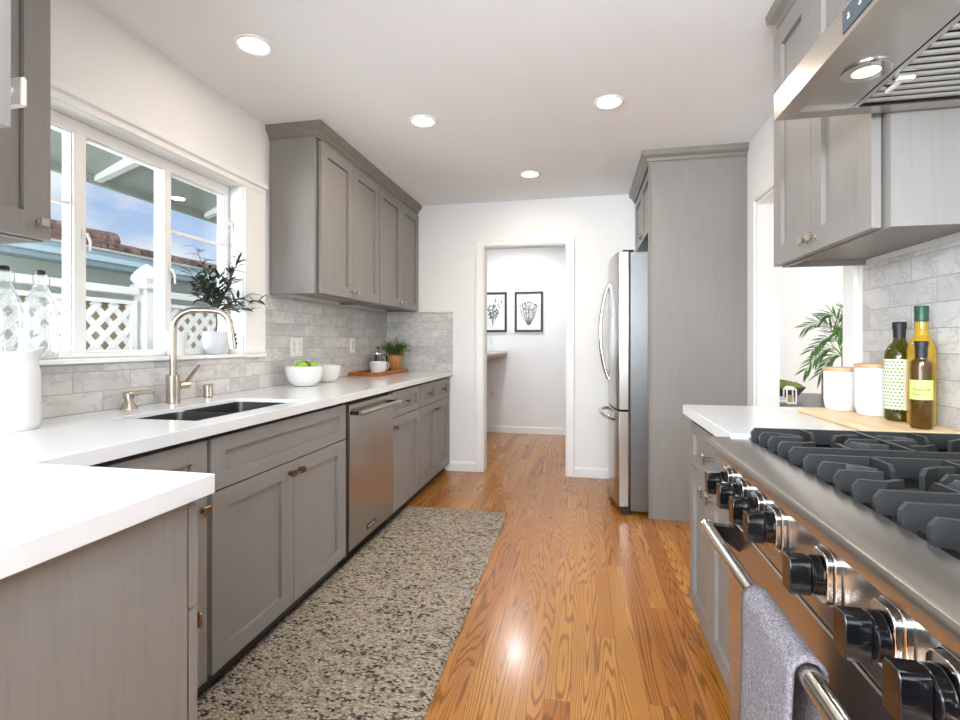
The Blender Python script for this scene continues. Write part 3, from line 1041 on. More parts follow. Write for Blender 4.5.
for k in range(3):
    q = p0 + sp_dir * (0.03 + 0.02 * k) + side * 0.0158
    bm = BM(); disc_cyl(bm, q, q + side * 0.005, 0.006, 0.005, seg=12)
    obj('button', bm, 'black_matte', sh)
bm = BM()
hd = Vector((0.25, 0.97, 0)).normalized()
c0 = Vector((fx, fy, CT + 0.075))
disc_cyl(bm, c0 + hd * 0.027, c0 + hd * 0.072, 0.0165, seg=18, bev=0.002)
tube(bm, [c0 + hd * 0.06 + Vector((0, 0, 0.008)), c0 + hd * 0.085 + Vector((0, 0, 0.040)), c0 + hd * 0.125 + Vector((0, 0, 0.085))], [0.010, 0.009, 0.008], 10)
obj('handle', bm, 'nickel', t)

sx, sy = -1.757, 1.683
t = thing('soap_dispenser', 'small nickel soap dispenser pump left of the faucet', 'soap dispenser', (sx, sy, CT))
bm = BM(); lathe(bm, [(0, 0.0003), (0.031, 0.0003), (0.030, 0.006), (0.018, 0.024), (0.014, 0.042), (0.0, 0.042)], (sx, sy, CT), 24)
obj('base', bm, 'nickel', t)
bm = BM(); lathe(bm, [(0, 0.0425), (0.020, 0.0425), (0.021, 0.062), (0.016, 0.068), (0, 0.068)], (sx, sy, CT), 24)
hd2 = Vector((0.3, 0.95, 0)).normalized()
b0 = Vector((sx, sy, CT + 0.058))
tube(bm, [b0, b0 + hd2 * 0.05 + Vector((0, 0, 0.004)), b0 + hd2 * 0.088 + Vector((0, 0, 0.002)), b0 + hd2 * 0.096 + Vector((0, 0, -0.006))], [0.013, 0.009, 0.007, 0.006], 10)
obj('pump_head', bm, 'nickel', t)
bm = BM(); disc_cyl(bm, (-1.775, 2.135, CT + 0.0003), (-1.775, 2.135, CT + 0.062), 0.0215, seg=24, bev=0.004)
obj('air_gap_cap', bm, 'nickel', label='short nickel cylinder cap standing right of the faucet', cat='sink fitting')

# ------------------------------------------------------------------ upper cabinets
ZU = 1.466
ZC = 2.374
def upper(name, label, face, P, wall, y0, y1, doors, z0=ZU, z1=ZC, group=None, wallgap=0.009, knobs=()):
    s = 1 if face == 'X+' else -1
    t = thing(name, label, 'cabinet', ((P + wall) / 2, (y0 + y1) / 2, z0), group)
    bm = BM()
    a, b = wall + s * wallgap, P - s * 0.029
    # carcass with a recessed underside
    pts = [(y0, z0), (y1, z0), (y1, z1), (y0, z1)]
    box(bm, a, b, y0, y0 + 0.018, z0, z1)
    box(bm, a, b, y1 - 0.018, y1, z0, z1)
    box(bm, a, b, y0 + 0.018, y1 - 0.018, z0 + 0.02, z1)
    box(bm, b - s * 0.02, b, y0 + 0.018, y1 - 0.018, z0, z0 + 0.02)
    obj('body', bm, 'cab', t, smooth=0)
    for (u0, u1, ku) in doors:
        d = shaker('door', face, P, u0, u1, z0 + 0.004, z1 - 0.012, t, stile=0.07, rail=0.07)
        if ku is not None:
            knob(face, P, ku, z0 + 0.047, d, mat='nickel', s=0.013)
    return t
g = 'upper cabinets along the window wall'
upper('wall_cabinet', 'grey two-door upper cabinet nearest the window, its end panel lit', 'X+', -1.50, XL, 2.690, 3.586, [(2.722, 3.140, 3.105), (3.144, 3.580, 3.18)], group=g)
upper('wall_cabinet', 'grey two-door upper cabinet in the far corner against the end wall', 'X+', -1.50, XL, 3.588, 4.515, [(3.594, 4.050, 4.012), (4.054, 4.508, 4.095)], group=g)
upper('wall_cabinet', 'grey upper cabinet left of the window at the frame edge, one square knob', 'X+', -1.50, XL, 0.72, 1.182, [(0.726, 1.180, 1.147)])
# cabinet hung over the peninsula
t = thing('wall_cabinet', 'pale-lit cabinet end hanging over the peninsula in the upper left corner', 'cabinet', (-1.1, 0.37, ZU))
bm = BM(); box(bm, -1.45, -0.766, 0.21, 0.515, ZU, H - 0.002)
obj('body', bm, 'cab', t, smooth=0)
bm = BM(); box(bm, -0.7655, -0.746, 0.205, 0.5355, ZU - 0.004, H - 0.002)
obj('end_panel', bm, 'cab', t, smooth=0)
d = shaker('door', 'Y+', 0.5365, -1.20, -0.768, ZU + 0.004, ZC, t)
knob('Y+', 0.537, -0.785, ZU + 0.06, d, mat='plate', s=0.021, out=0.034)

def crown_pts(P, s, zt=H - 0.001, z0=ZC - 0.001, out=0.045):
    """crown section in (x,z); s = +1 when the room is on the +x side of the front plane P"""
    return [(P - s * 0.012, z0 + 0.0), (P + s * 0.004, z0), (P + s * 0.006, z0 + 0.012), (P + s * 0.014, z0 + 0.016), (P + s * 0.018, z0 + 0.034), (P + s * (out - 0.010), z0 + 0.045), (P + s * (out - 0.004), z0 + 0.05), (P + s * out, zt), (P - s * 0.012, zt)]
def crown(bm, P, s, wall, yend, yfar, retdir):
    """front run along Y at plane P plus a return at yend going back to the wall; mitred corner"""
    pr = crown_pts(P, s)
    off = [(x - P) * s for x, z in pr]
    n = len(pr)
    A = [bm.verts.new((x, yfar, z)) for x, z in pr]
    B = [bm.verts.new((x, yend + retdir * o, z)) for (x, z), o in zip(pr, off)]
    C = [bm.verts.new((wall + s * 0.001, yend + retdir * o, z)) for (x, z), o in zip(pr, off)]
    for P1, P2 in ((A, B), (B, C)):
        for k in range(n):
            bm.faces.new((P1[k], P1[(k + 1) % n], P2[(k + 1) % n], P2[k]))
    bm.faces.new(A); bm.faces.new(C)
bm = BM(); crown(bm, -1.515, 1, XL, 2.70, YB - 0.002, -1)
obj('crown_moulding', bm, 'cab_trim', smooth=0, label='grey crown moulding along the top of the left upper cabinets', cat='moulding')

# ------------------------------------------------------------------ right side: base cabinet, upper cabinet
RX = 0.44
t = thing('base_cabinet', 'grey base cabinet with one drawer over two doors between range and opening', 'cabinet', (0.74, 1.92, 0))
bm = BM(); box(bm, RX + 0.024, XR - 0.001, 1.568, 2.252, 0.09, CT - 0.060)
obj('body', bm, 'cab', t, smooth=0)
bm = BM(); box(bm, RX + 0.10, XR - 0.001, 1.568, 2.252, CT - 0.0595, CT - 0.0395)
obj('top_rail', bm, 'cab', t, smooth=0)
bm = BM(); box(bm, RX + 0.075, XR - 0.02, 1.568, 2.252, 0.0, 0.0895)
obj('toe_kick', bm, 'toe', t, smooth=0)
d = shaker('drawer', 'X-', RX, 1.575, 2.246, 0.680, 0.852, t, rail=0.045)
knob('X-', RX + 0.008, 1.90, 0.765, d, mat='nickel', s=0.017, out=0.036)
d = shaker('door', 'X-', RX, 1.912, 2.246, 0.10, 0.674, t)
knob('X-', RX, 1.955, 0.632, d, mat='nickel', s=0.017)
d = shaker('door', 'X-', RX, 1.575, 1.908, 0.10, 0.674, t)
knob('X-', RX, 1.868, 0.632, d, mat='nickel', s=0.017)

UX = 0.726
t = upper('wall_cabinet', 'pale grey two-door upper cabinet beside the range hood on the right', 'X-', UX, XR, 1.443, 2.148, [(1.470, 1.820, 1.79), (1.824, 2.146, 1.85)])
bm = BM(); crown(bm, UX + 0.024, -1, XR, 2.13, 1.30, 1)
obj('crown_moulding', bm, 'cab_trim', smooth=0, label='grey crown moulding atop the upper cabinet beside the hood', cat='moulding')

# ------------------------------------------------------------------ fridge, its surround and the cabinet above
FY0, FY1 = 3.575, 4.485
bm = BM()
box(bm, 0.4465, XR - 0.001, 3.540, 3.560, 0.0, ZC - 0.0015)
sp = tag(obj('end_panel', bm, 'cab', smooth=0), 'tall grey panel standing at the near side of the refrigerator', 'panel')
sp.name = 'refrigerator_surround'
bm = BM(); box(bm, 0.432, 0.446, 3.532, 3.561, 0.0, ZC - 0.0015, 0.002)
obj('front_strip', bm, 'cab_trim', sp, smooth=0)
bm = BM(); crown(bm, 0.436, -1, XR, 3.546, YB - 0.002, -1)
obj('crown_moulding', bm, 'cab_trim', smooth=0, label='grey crown moulding above the refrigerator panel', cat='moulding')
t = thing('wall_cabinet', 'small grey two-door cabinet over the refrigerator', 'cabinet', (0.75, 4.04, 1.93))
bm = BM(); box(bm, 0.465, XR - 0.002, 3.5615, 4.515, 1.945, ZC - 0.0015)
obj('body', bm, 'cab', t, smooth=0)
d = shaker('door', 'X-', 0.442, 3.566, 4.035, 1.940, ZC - 0.012, t, stile=0.06, rail=0.06)
knob('X-', 0.442, 4.00, 1.985, d, mat='nickel', s=0.014)
d = shaker('door', 'X-', 0.442, 4.039, 4.508, 1.940, ZC - 0.012, t, stile=0.06, rail=0.06)
knob('X-', 0.442, 4.075, 1.985, d, mat='nickel', s=0.014)

t = thing('refrigerator', 'stainless steel French-door refrigerator with a bottom freezer drawer', 'refrigerator', (0.65, 4.03, 0))
bm = BM(); box(bm, 0.318, XR - 0.01, FY0, FY1, 0.03, 1.795, 0.003)
obj('body', bm, plain('grey_fridge_side', '#7A7A7A', 0.36, metal=0.95, var=0.03), t)
def bow(y0, y1, z0, z1, name):
    """door whose face bows out across the whole width of the fridge"""
    bm = BM()
    def face(y):
        k = (y - 4.03) / 0.455
        return 0.238 - 0.040 * (1 - k * k)
    n = 12
    ys = [y0 + (y1 - y0) * k / n for k in range(n + 1)]
    pts = [(0.308, y0), (0.250, y0)] + [(face(y) + (0.006 if i in (0, n) else 0), y) for i, y in enumerate(ys)] + [(0.308, y1)]
    prism(bm, pts, z0, z1, FXY)
    return obj(name, bm, 'steel_z', t, bevel=0.003)
d1 = bow(FY0 + 0.002, 4.027, 0.718, 1.800, 'door')
d2 = bow(4.033, FY1 - 0.002, 0.718, 1.800, 'door')
d3 = bow(FY0 + 0.002, FY1 - 0.002, 0.055, 0.706, 'freezer_drawer')
for d, y, sg in ((d1, 3.965, -1), (d2, 4.095, 1)):
    bm = BM()
    pts = []
    for k in range(17):
        s = k / 16
        pts.append((0.196 - 0.062 * math.sin(PI * s) ** 0.7, y + sg * 0.0, 0.90 + 0.72 * s))
    tube(bm, pts, 0.013, 12)
    obj('handle', bm, 'chrome', d)
bm = BM()
pts = [(0.202 - 0.068 * math.sin(PI * k / 16) ** 0.6 + 0.025 * (2 * abs(k / 16 - 0.5)) ** 2, 3.70 + 0.66 * k / 16, 0.635 + 0.02 * math.sin(PI * k / 16)) for k in range(17)]
tube(bm, pts, 0.016, 12)
obj('handle', bm, 'chrome', d3)
bm = BM(); box(bm, 0.309, 0.3175, FY0 + 0.006, FY1 - 0.006, 0.08, 1.79)
obj('door_gasket', bm, 'rubber', t, smooth=0)
for y in (FY0 + 0.04, FY1 - 0.04):
    bm = BM(); box(bm, 0.268, 0.345, y - 0.03, y + 0.03, 1.8005, 1.812, 0.003)
    obj('hinge_cap', bm, 'steel_dark', t)
bm = BM(); box(bm, 0.262, 0.317, FY0 + 0.01, FY1 - 0.01, 0.0, 0.050, 0.003)
obj('base_grille', bm, 'black_matte', t, smooth=0)

# ------------------------------------------------------------------ range
RY0, RY1 = 0.345, 1.565
t = thing('range', 'wide stainless steel gas range with black knobs and towel bar', 'range', (0.7, 0.955, 0))
bm = BM(); box(bm, 0.447, XR - 0.009, RY0, RY1, 0.10, 0.870)
obj('body', bm, 'steel_z', t, smooth=0)
bm = BM()
for y in (RY0 + 0.05, RY1 - 0.05):
    for x in (0.50, 0.98):
        disc_cyl(bm, (x, y, 0.0), (x, y, 0.0995), 0.022, seg=12)
box(bm, 0.49, 0.505, RY0 + 0.08, RY1 - 0.08, 0.01, 0.095)
obj('feet', bm, 'black_matte', t)
bm = BM()
pr = [(0.4465, 0.690), (0.410, 0.690), (0.405, 0.700), (0.400, 0.8655), (0.4465, 0.8655)]
prism(bm, pr, RY0, RY1, FXZ)
obj('control_panel', bm, 'steel_y', t, smooth=0)
bm = BM()
pr = [(0.459, 0.871), (0.4475, 0.871), (0.4475, 0.866), (0.372, 0.866)] + [(0.3665 + 0.0125 * math.cos(a), 0.8785 + 0.0125 * math.sin(a)) for a in (-PI / 2 - 0.3, -PI / 2 - 0.9)] + [(0.353, 0.885), (0.353, 0.896), (0.356, 0.902), (0.362, 0.905), (0.459, 0.905)]
prism(bm, pr, RY0, RY1, FXZ)
obj('front_ledge', bm, 'steel_y', t, smooth=0.5)
bm = BM(); box(bm, 0.4595, XR - 0.012, RY0 + 0.01, RY1 - 0.01, 0.8705, 0.877)
box(bm, 0.4595, XR - 0.012, RY1 - 0.0095, RY1, 0.8705, 0.905)
box(bm, 0.4595, XR - 0.012, RY0, RY0 + 0.0095, 0.8705, 0.905)
ck = obj('cooktop', bm, plain('black_enamel', '#0E0E0F', 0.4, var=0.1), t, smooth=0)
bm = BM(); box(bm, XR - 0.035, XR - 0.0095, RY0, RY1, 0.9055, 0.955, 0.003)
obj('back_trim', bm, 'steel_y', t)
# doors
bm = BM(); box(bm, 0.410, 0.4465, 0.690, 1.560, 0.125, 0.682, 0.003)
od = obj('oven_door', bm, 'steel_z', t)
bm = BM(); box(bm, 0.410, 0.4465, 0.350, 0.684, 0.125, 0.682, 0.003)
od2 = obj('oven_door', bm, 'steel_z', t)
bm = BM(); box(bm, 0.4085, 0.4099, 0.90, 1.40, 0.25, 0.52)
obj('oven_glass', bm, 'black', od, smooth=0)
HXc, HZc = 0.335, 0.672
def oven_handle(door, y0, y1):
    bm = BM(); disc_cyl(bm, (HXc, y0, HZc), (HXc, y1, HZc), 0.0165, seg=28, bev=0.001)
    h = obj('handle', bm, 'bar_steel', door)
    for y in (y0 + 0.014, y1 - 0.014):
        bm = BM()
        prism(bm, [(HXc + 0.0170, HZc - 0.013), (0.4095, HZc - 0.055), (0.4095, HZc + 0.008), (HXc + 0.0170, HZc + 0.012)], y - 0.012, y + 0.012, FXZ)
        obj('bracket', bm, 'black', h, smooth=0)
    for y, s in ((y0, -1), (y1, 1)):
        bm = BM(); disc_cyl(bm, (HXc, y + s * 0.0005, HZc), (HXc, y + s * 0.006, HZc), 0.018, 0.015, seg=24)
        obj('end_cap', bm, 'chrome', h)
oven_handle(od, 0.705, 1.485)
oven_handle(od2, 0.365, 0.670)
# knobs: black grip on a chrome flange
def range_knob(y, z=0.793, tilt=0.0):
    px = 0.4025
    bm = BM()
    # flange: rounded upright plate standing off the panel
    def rr(w, h, r, n=5):
        return [(cx + r * math.cos(s * PI / 2 + q * PI / 2 / n), cz + r * math.sin(s * PI / 2 + q * PI / 2 / n)) for cx, cz, s in ((w - r, h - r, 0), (-w + r, h - r, 1), (-w + r, -h + r, 2), (w - r, -h + r, 3)) for q in range(n + 1)]
    pts = [(y + a, z + b) for a, b in rr(0.033, 0.046, 0.020)]
    prism(bm, pts, px - 0.0005, px - 0.011, FYZ)
    pts2 = [(y + a, z + b) for a, b in rr(0.029, 0.042, 0.018)]
    prism(bm, pts2, px - 0.011, px - 0.021, FYZ)
    k = obj('knob', bm, 'chrome', t, bevel=0.002)
    bm = BM()
    n = 20
    disc_cyl(bm, (px - 0.0215, y, z), (px - 0.038, y, z), 0.032, 0.030, seg=28, bev=0.002)
    # D-shaped grip bar
    g = [( -0.0235 + 0.0, -0.029), (0.0235, -0.029), (0.0235, 0.022), (0.017, 0.029), (-0.017, 0.029), (-0.0235, 0.022)]
    prism(bm, [(px - 0.0362 - (0.0 if i < 0 else 0), 0) for i in ()] or [(y + a * 0.72, z + b) for a, b in g], px - 0.0382, px - 0.070, FYZ)
    gi = obj('grip', bm, 'black', k, bevel=0.004)
KY = (1.485, 1.360, 1.248, 1.145, 0.928, 0.750, 0.636, 0.530, 0.425)
for y in KY:
    range_knob(y)
# grates
GZ0, GZ1 = 0.896, 0.936
def plate(bm, pts, z0=GZ0, z1=GZ1, th=0.0095, chs=True, che=False, z1e=None):
    """upright bar following pts in plan, front/back top corner cut off"""
    pts = [Vector((p[0], p[1])) for p in pts]
    P = []
    n = len(pts)
    z1e = z1 if z1e is None else z1e
    cut = 0.012
    secs = []
    for i, p in enumerate(pts):
        a = pts[max(0, i - 1)]; b = pts[min(n - 1, i + 1)]
        d = (b - a).normalized()
        nn = Vector((-d.y, d.x))
        top = z1 + (z1e - z1) * i / (n - 1)
        if i == 0 and chs:
            secs.append((p, nn, top - cut))
            d0 = (pts[1] - pts[0]).normalized()
            secs.append((p + d0 * cut * 0.8, nn, top))
        elif i == n - 1 and che:
            d0 = (pts[-1] - pts[-2]).normalized()
            secs.append((p - d0 * cut * 0.8, nn, top))
            secs.append((p, nn, top - cut))
        else:
            secs.append((p, nn, top))
    R = []
    for p, nn, top in secs:
        l = p + nn * th / 2; r = p - nn * th / 2
        R.append([bm.verts.new((l.x, l.y, z0)), bm.verts.new((r.x, r.y, z0)), bm.verts.new((r.x, r.y, top)), bm.verts.new((l.x, l.y, top))])
    for a, b in zip(R[:-1], R[1:]):
        for k in range(4):
            bm.faces.new((a[k], a[(k + 1) % 4], b[(k + 1) % 4], b[k]))
    bm.faces.new(R[0]); bm.faces.new(R[-1])
def grate(yc):
    bm = BM()
    p = 0.0667
    XF, XB = 0.4655, 0.978
    for sgn in (1, -1):
        f = (lambda x: x) if sgn == 1 else (lambda x: XF + XB - x)
        for k in (-2, 2):
            plate(bm, [(f(XF), yc + k * p), (f(0.7215), yc + k * p)])
        for k in (-1, 1):
            plate(bm, [(f(XF), yc + k * p), (f(0.515), yc + k * p), (f(0.556), yc + k * p * 0.55)], z1e=GZ1 - 0.004)
        plate(bm, [(f(XF), yc), (f(0.545), yc)])
        for k in (-2, 2):
            plate(bm, [(f(0.592), yc + k * p), (f(0.592), yc + k * p * 0.42)], chs=False, che=True)
        for k in (-1, 1):
            plate(bm, [(f(0.70), yc + k * p * 1.0), (f(0.665), yc + k * p * 0.9), (f(0.628), yc + k * p * 0.5)], chs=False, che=True)
        plate(bm, [(f(0.712), yc), (f(0.64), yc)], chs=False, che=True)
    plate(bm, [(0.7215, yc - 2 * p), (0.7215, yc + 2 * p)], chs=False)
    # low front rail ties the fingers together
    box(bm, 0.490, 0.500, yc - 2 * p, yc + 2 * p, 0.8775, 0.8965)
    box(bm, 0.944, 0.954, yc - 2 * p, yc + 2 * p, 0.8775, 0.8965)
    return bm
for yc in (1.415, 1.068, 0.735):
    obj('grate', grate(yc), 'iron', t, smooth=0)
    for x in (0.592, 0.851):
        bm = BM(); lathe(bm, [(0, 0.0003), (0.075, 0.0003), (0.072, 0.006), (0.046, 0.008), (0.045, 0.014), (0, 0.014)], (x, yc, 0.877), 28)
        b = obj('burner', bm, 'brass', t)
        bm = BM(); lathe(bm, [(0, 0.0145), (0.037, 0.0145), (0.038, 0.020), (0.030, 0.024), (0, 0.024)], (x, yc, 0.877), 28)
        obj('burner_cap', bm, 'black_matte', b)

# towel over the oven handle
bm = BM()
prof = []
for z in [0.30 + (HZc - 0.30) * k / 14 for k in range(15)]:
    prof.append((HXc - 0.0235 - 0.004 * (1 - (z - 0.3) / 0.37), z))
for a in [PI - PI * k / 10 for k in range(1, 10)]:
    prof.append((HXc + 0.0235 * math.cos(a), HZc + 0.0235 * math.sin(a)))
for z in [HZc - (HZc - 0.36) * k / 12 for k in range(13)]:
    prof.append((HXc + 0.0235, z))
cols = 15
ty0, ty1 = 0.845, 1.085
vs = []
for c in range(cols):
    s = c / (cols - 1)
    y = ty0 + (ty1 - ty0) * s
    col_ = []
    for i, (x, z) in enumerate(prof):
        hang = max(0.0, (HZc - z) / 0.35)
        wv = 0.006 * hang * math.sin(s * 9.0 + 0.6) + (0.010 * hang if s < 0.12 else 0)
        yy = y + 0.004 * hang * math.sin(z * 30)
        col_.append(bm.verts.new((x - abs(wv) if i < 20 else x, yy, z)))
    vs.append(col_)
for a, b in zip(vs[:-1], vs[1:]):
    for k in range(len(prof) - 1):
        bm.faces.new((a[k], a[k + 1], b[k + 1], b[k]))
tw = obj('towel', bm, 'towel', label='grey linen dish towel draped over the oven door handle', cat='towel', smooth=1.2)
so = tw.modifiers.new('thickness', 'SOLIDIFY'); so.thickness = 0.006; so.offset = 0

# ------------------------------------------------------------------ range hood
HX, HY0, HY1, HZ = 0.485, 0.48, 1.4315, 1.748
t = thing('range_hood', 'stainless steel canopy range hood with a lit spotlight and baffle filters', 'range hood', (0.76, 0.955, HZ))
bm = BM()
# canopy shell, hollow underneath
rim = 0.042
grid(bm, [HX, HX + rim, 1.000, XR - 0.009], [HY0, HY0 + rim, HY1 - rim, HY1], lambda i, j: not (i == 1 and j == 1), HZ, HZ + 0.066, FXY)
obj('rim', bm, 'steel_y', t, smooth=0)
bm = BM()
a = [bm.verts.new(v) for v in ((HX, HY0, HZ + 0.0665), (XR - 0.009, HY0, HZ + 0.0665), (XR - 0.009, HY1, HZ + 0.0665), (HX, HY1, HZ + 0.0665))]
b = [bm.verts.new(v) for v in ((0.76, 0.78, 2.02), (XR - 0.009, 0.78, 2.02), (XR - 0.009, 1.13, 2.02), (0.76, 1.13, 2.02))]
c = [bm.verts.new(v) for v in ((0.76, 0.78, H - 0.002), (XR - 0.009, 0.78, H - 0.002), (XR - 0.009, 1.13, H - 0.002), (0.76, 1.13, H - 0.002))]
for P1, P2 in ((a, b), (b, c)):
    for k in range(4):
        bm.faces.new((P1[k], P1[(k + 1) % 4], P2[(k + 1) % 4], P2[k]))
bm.faces.new(a); bm.faces.new(c)
obj('canopy', bm, 'steel_z', t, smooth=0)
bm = BM()
box(bm, HX + rim + 0.0005, 0.648, HY0 + rim + 0.0005, HY1 - rim - 0.0005, HZ + 0.006, HZ + 0.012)
lp = obj('light_panel', bm, 'steel_y', t, smooth=0)
for k, (y0, y1) in enumerate(((0.96, 1.388), (0.5235, 0.952))):
    bm = BM()
    box(bm, 0.650, 0.998, y0, y1, HZ + 0.030, HZ + 0.036)
    fl = obj('baffle_filter', bm, 'black_matte', t, smooth=0)
    bm = BM()
    box(bm, 0.650, 0.662, y0, y1, HZ + 0.004, HZ + 0.0295)
    box(bm, 0.986, 0.998, y0, y1, HZ + 0.004, HZ + 0.0295)
    n = 15
    for q in range(n):
        yy = y1 - 0.012 - q * 0.0288
        if yy - 0.016 < y0: break
        prism(bm, [(yy, HZ + 0.006), (yy - 0.003, HZ + 0.003), (yy - 0.012, HZ + 0.003), (yy - 0.016, HZ + 0.007), (yy - 0.016, HZ + 0.014), (yy - 0.013, HZ + 0.008), (yy - 0.003, HZ + 0.008), (yy, HZ + 0.014)], 0.662, 0.986, FYZ)
    obj('baffle_slats', bm, 'steel_x', fl, smooth=0)
    if k == 0:
        bm = BM()
        box(bm, 0.668, 0.700, 1.245, 1.262, HZ - 0.006, HZ + 0.0025, 0.002)
        box(bm, 0.674, 0.684, 1.262, 1.312, HZ - 0.006, HZ + 0.0025, 0.002)
        obj('filter_pull', bm, 'plate', fl)
for y in (1.215, 0.70):
    bm = BM(); lathe(bm, [(0.026, 0.0), (0.045, 0.0), (0.044, 0.004), (0.026, 0.004), (0.026, 0.0)], (0.590, y, HZ + 0.0015), 32)
    rg = obj('spotlight', bm, 'chrome', t)
    bm = BM(); disc_cyl(bm, (0.590, y, HZ + 0.0022), (0.590, y, HZ + 0.005), 0.0258, seg=28)
    obj('lens', bm, 'lens_warm', rg)
    lamp('hood_lamp', 'SPOT', (0.590, y, HZ - 0.004), 1.5, (1, 0.72, 0.45), target=(0.60, y, 0.9), spot_size=2.6, spot_blend=0.8, shadow_soft_size=0.025)
bm = BM(); box(bm, HX - 0.0015, HX - 0.0003, 0.86, 1.078, HZ + 0.012, HZ + 0.055)
dp = obj('display', bm, 'display', t, smooth=0)
bm = BM()
for y in (1.055, 1.015, 0.975, 0.935, 0.895):
    box(bm, HX - 0.0021, HX - 0.0016, y - 0.004, y + 0.004, HZ + 0.030, HZ + 0.034)
    box(bm, HX - 0.0021, HX - 0.0016, y - 0.002, y + 0.002, HZ + 0.036, HZ + 0.040)
obj('display_icons', bm, 'icon', dp, smooth=0)

# ------------------------------------------------------------------ recessed ceiling lights
LIGHTS = [(-1.385, 1.936, 'recessed ceiling light above the window wall, nearest the camera'),
          (-0.902, 2.794, 'recessed ceiling light in front of the left upper cabinets'),
          (0.138, 2.770, 'recessed ceiling light nearest the range hood'),
          (-0.390, 3.831, 'farthest recessed ceiling light, in front of the doorway')]
def can(x, y, label, energy=2.8, color=(1, 0.84, 0.66)):
    t = thing('ceiling_light', label, 'ceiling light', (x, y, H - 0.012), 'recessed ceiling lights')
    bm = BM(); lathe(bm, [(0.060, -0.0005), (0.080, -0.0005), (0.078, -0.006), (0.068, -0.008), (0.060, -0.004), (0.060, -0.0005)], (x, y, H), 40)
    obj('trim_ring', bm, 'trim', t)
    bm = BM(); disc_cyl(bm, (x, y, H - 0.0035), (x, y, H - 0.0008), 0.0598, seg=36)
    obj('lens', bm, 'lens', t)
    lamp('can_lamp', 'AREA', (x, y, H - 0.012), energy, color, shape='DISK', size=0.11)
for x, y, lb in LIGHTS:
    can(x, y, lb, 1.0 if x < -1.2 else 4.2)
can(-0.77, 5.87, 'assumed recessed ceiling light in the room beyond the doorway', 13, (0.94, 0.97, 1.0))  # hidden behind the door head; assumed from a glint on the floor
can(-0.2, 0.6, 'assumed recessed ceiling light above the camera, out of view', 3)  # unseen light, assumed to continue the ceiling lights overhead

# ------------------------------------------------------------------ rug
bm = BM()
RX0, RX1, RYa, RYb = -1.242, -0.478, 0.885, 3.452
nx, ny = 26, 110
top, bot = [], []
for i in range(nx + 1):
    ra, rb = [], []
    for j in range(ny + 1):
        ex = (random.random() - 0.5) * 0.008 if i in (0, nx) else 0
        ey = (random.random() - 0.5) * 0.010 if j in (0, ny) else 0
        x = RX0 + (RX1 - RX0) * i / nx + ex - (0.028 * j / ny if i == nx else 0)
        y = RYa + (RYb - RYa) * j / ny + ey
        edge = i in (0, nx) or j in (0, ny)
        ra.append(bm.verts.new((x, y, 0.006 if edge else 0.012 + random.random() * 0.003)))
        rb.append(bm.verts.new((x, y, 0.0008)))
    top.append(ra); bot.append(rb)
for i in range(nx):
    for j in range(ny):
        bm.faces.new((top[i][j], top[i + 1][j], top[i + 1][j + 1], top[i][j + 1]))
        bm.faces.new((bot[i][j], bot[i][j + 1], bot[i + 1][j + 1], bot[i + 1][j]))
for j in range(ny):
    bm.faces.new((top[0][j], top[0][j + 1], bot[0][j + 1], bot[0][j]))
    bm.faces.new((top[nx][j + 1], top[nx][j], bot[nx][j], bot[nx][j + 1]))
for i in range(nx):
    bm.faces.new((top[i + 1][0], top[i][0], bot[i][0], bot[i + 1][0]))
    bm.faces.new((top[i][ny], top[i + 1][ny], bot[i + 1][ny], bot[i][ny]))
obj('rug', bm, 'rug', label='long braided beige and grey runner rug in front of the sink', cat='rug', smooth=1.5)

# ------------------------------------------------------------------ things on the left worktop
# crock
cx, cy = -1.700, 1.200
t = thing('pitcher', 'large white ceramic pitcher at the left edge of the worktop', 'pitcher', (cx, cy, CT))
bm = BM()
prof = [(0, 0.0004), (0.080, 0.0004), (0.085, 0.006), (0.087, 0.02), (0.086, 0.17), (0.082, 0.188), (0.074, 0.20), (0.073, 0.215), (0.077, 0.232), (0.073, 0.234), (0.069, 0.215), (0.070, 0.198), (0.078, 0.185), (0.081, 0.16), (0.081, 0.01), (0, 0.01)]
lathe(bm, prof, (cx, cy, CT), 48)
dv = Vector((0.62, 0.78, 0)).normalized()
for v in bm.verts:        # pull the rim into a pouring lip
    hz = v.co.z - CT
    if hz > 0.19:
        r = Vector((v.co.x - cx, v.co.y - cy, 0))
        k = max(0.0, r.normalized().dot(dv)) ** 6
        w = min(1, (hz - 0.19) / 0.04)
        v.co += dv * (0.022 * k * w)
        v.co.z += 0.018 * k * w
obj('body', bm, 'ceramic', t)
bm = BM()
q = -dv
hp = [Vector((cx, cy, CT)) + q * r + Vector((0, 0, z)) for r, z in ((0.0865, 0.17), (0.12, 0.175), (0.135, 0.13), (0.125, 0.08), (0.0865, 0.06))]
tube(bm, hp, 0.009, 10)
obj('handle', bm, 'ceramic', t)

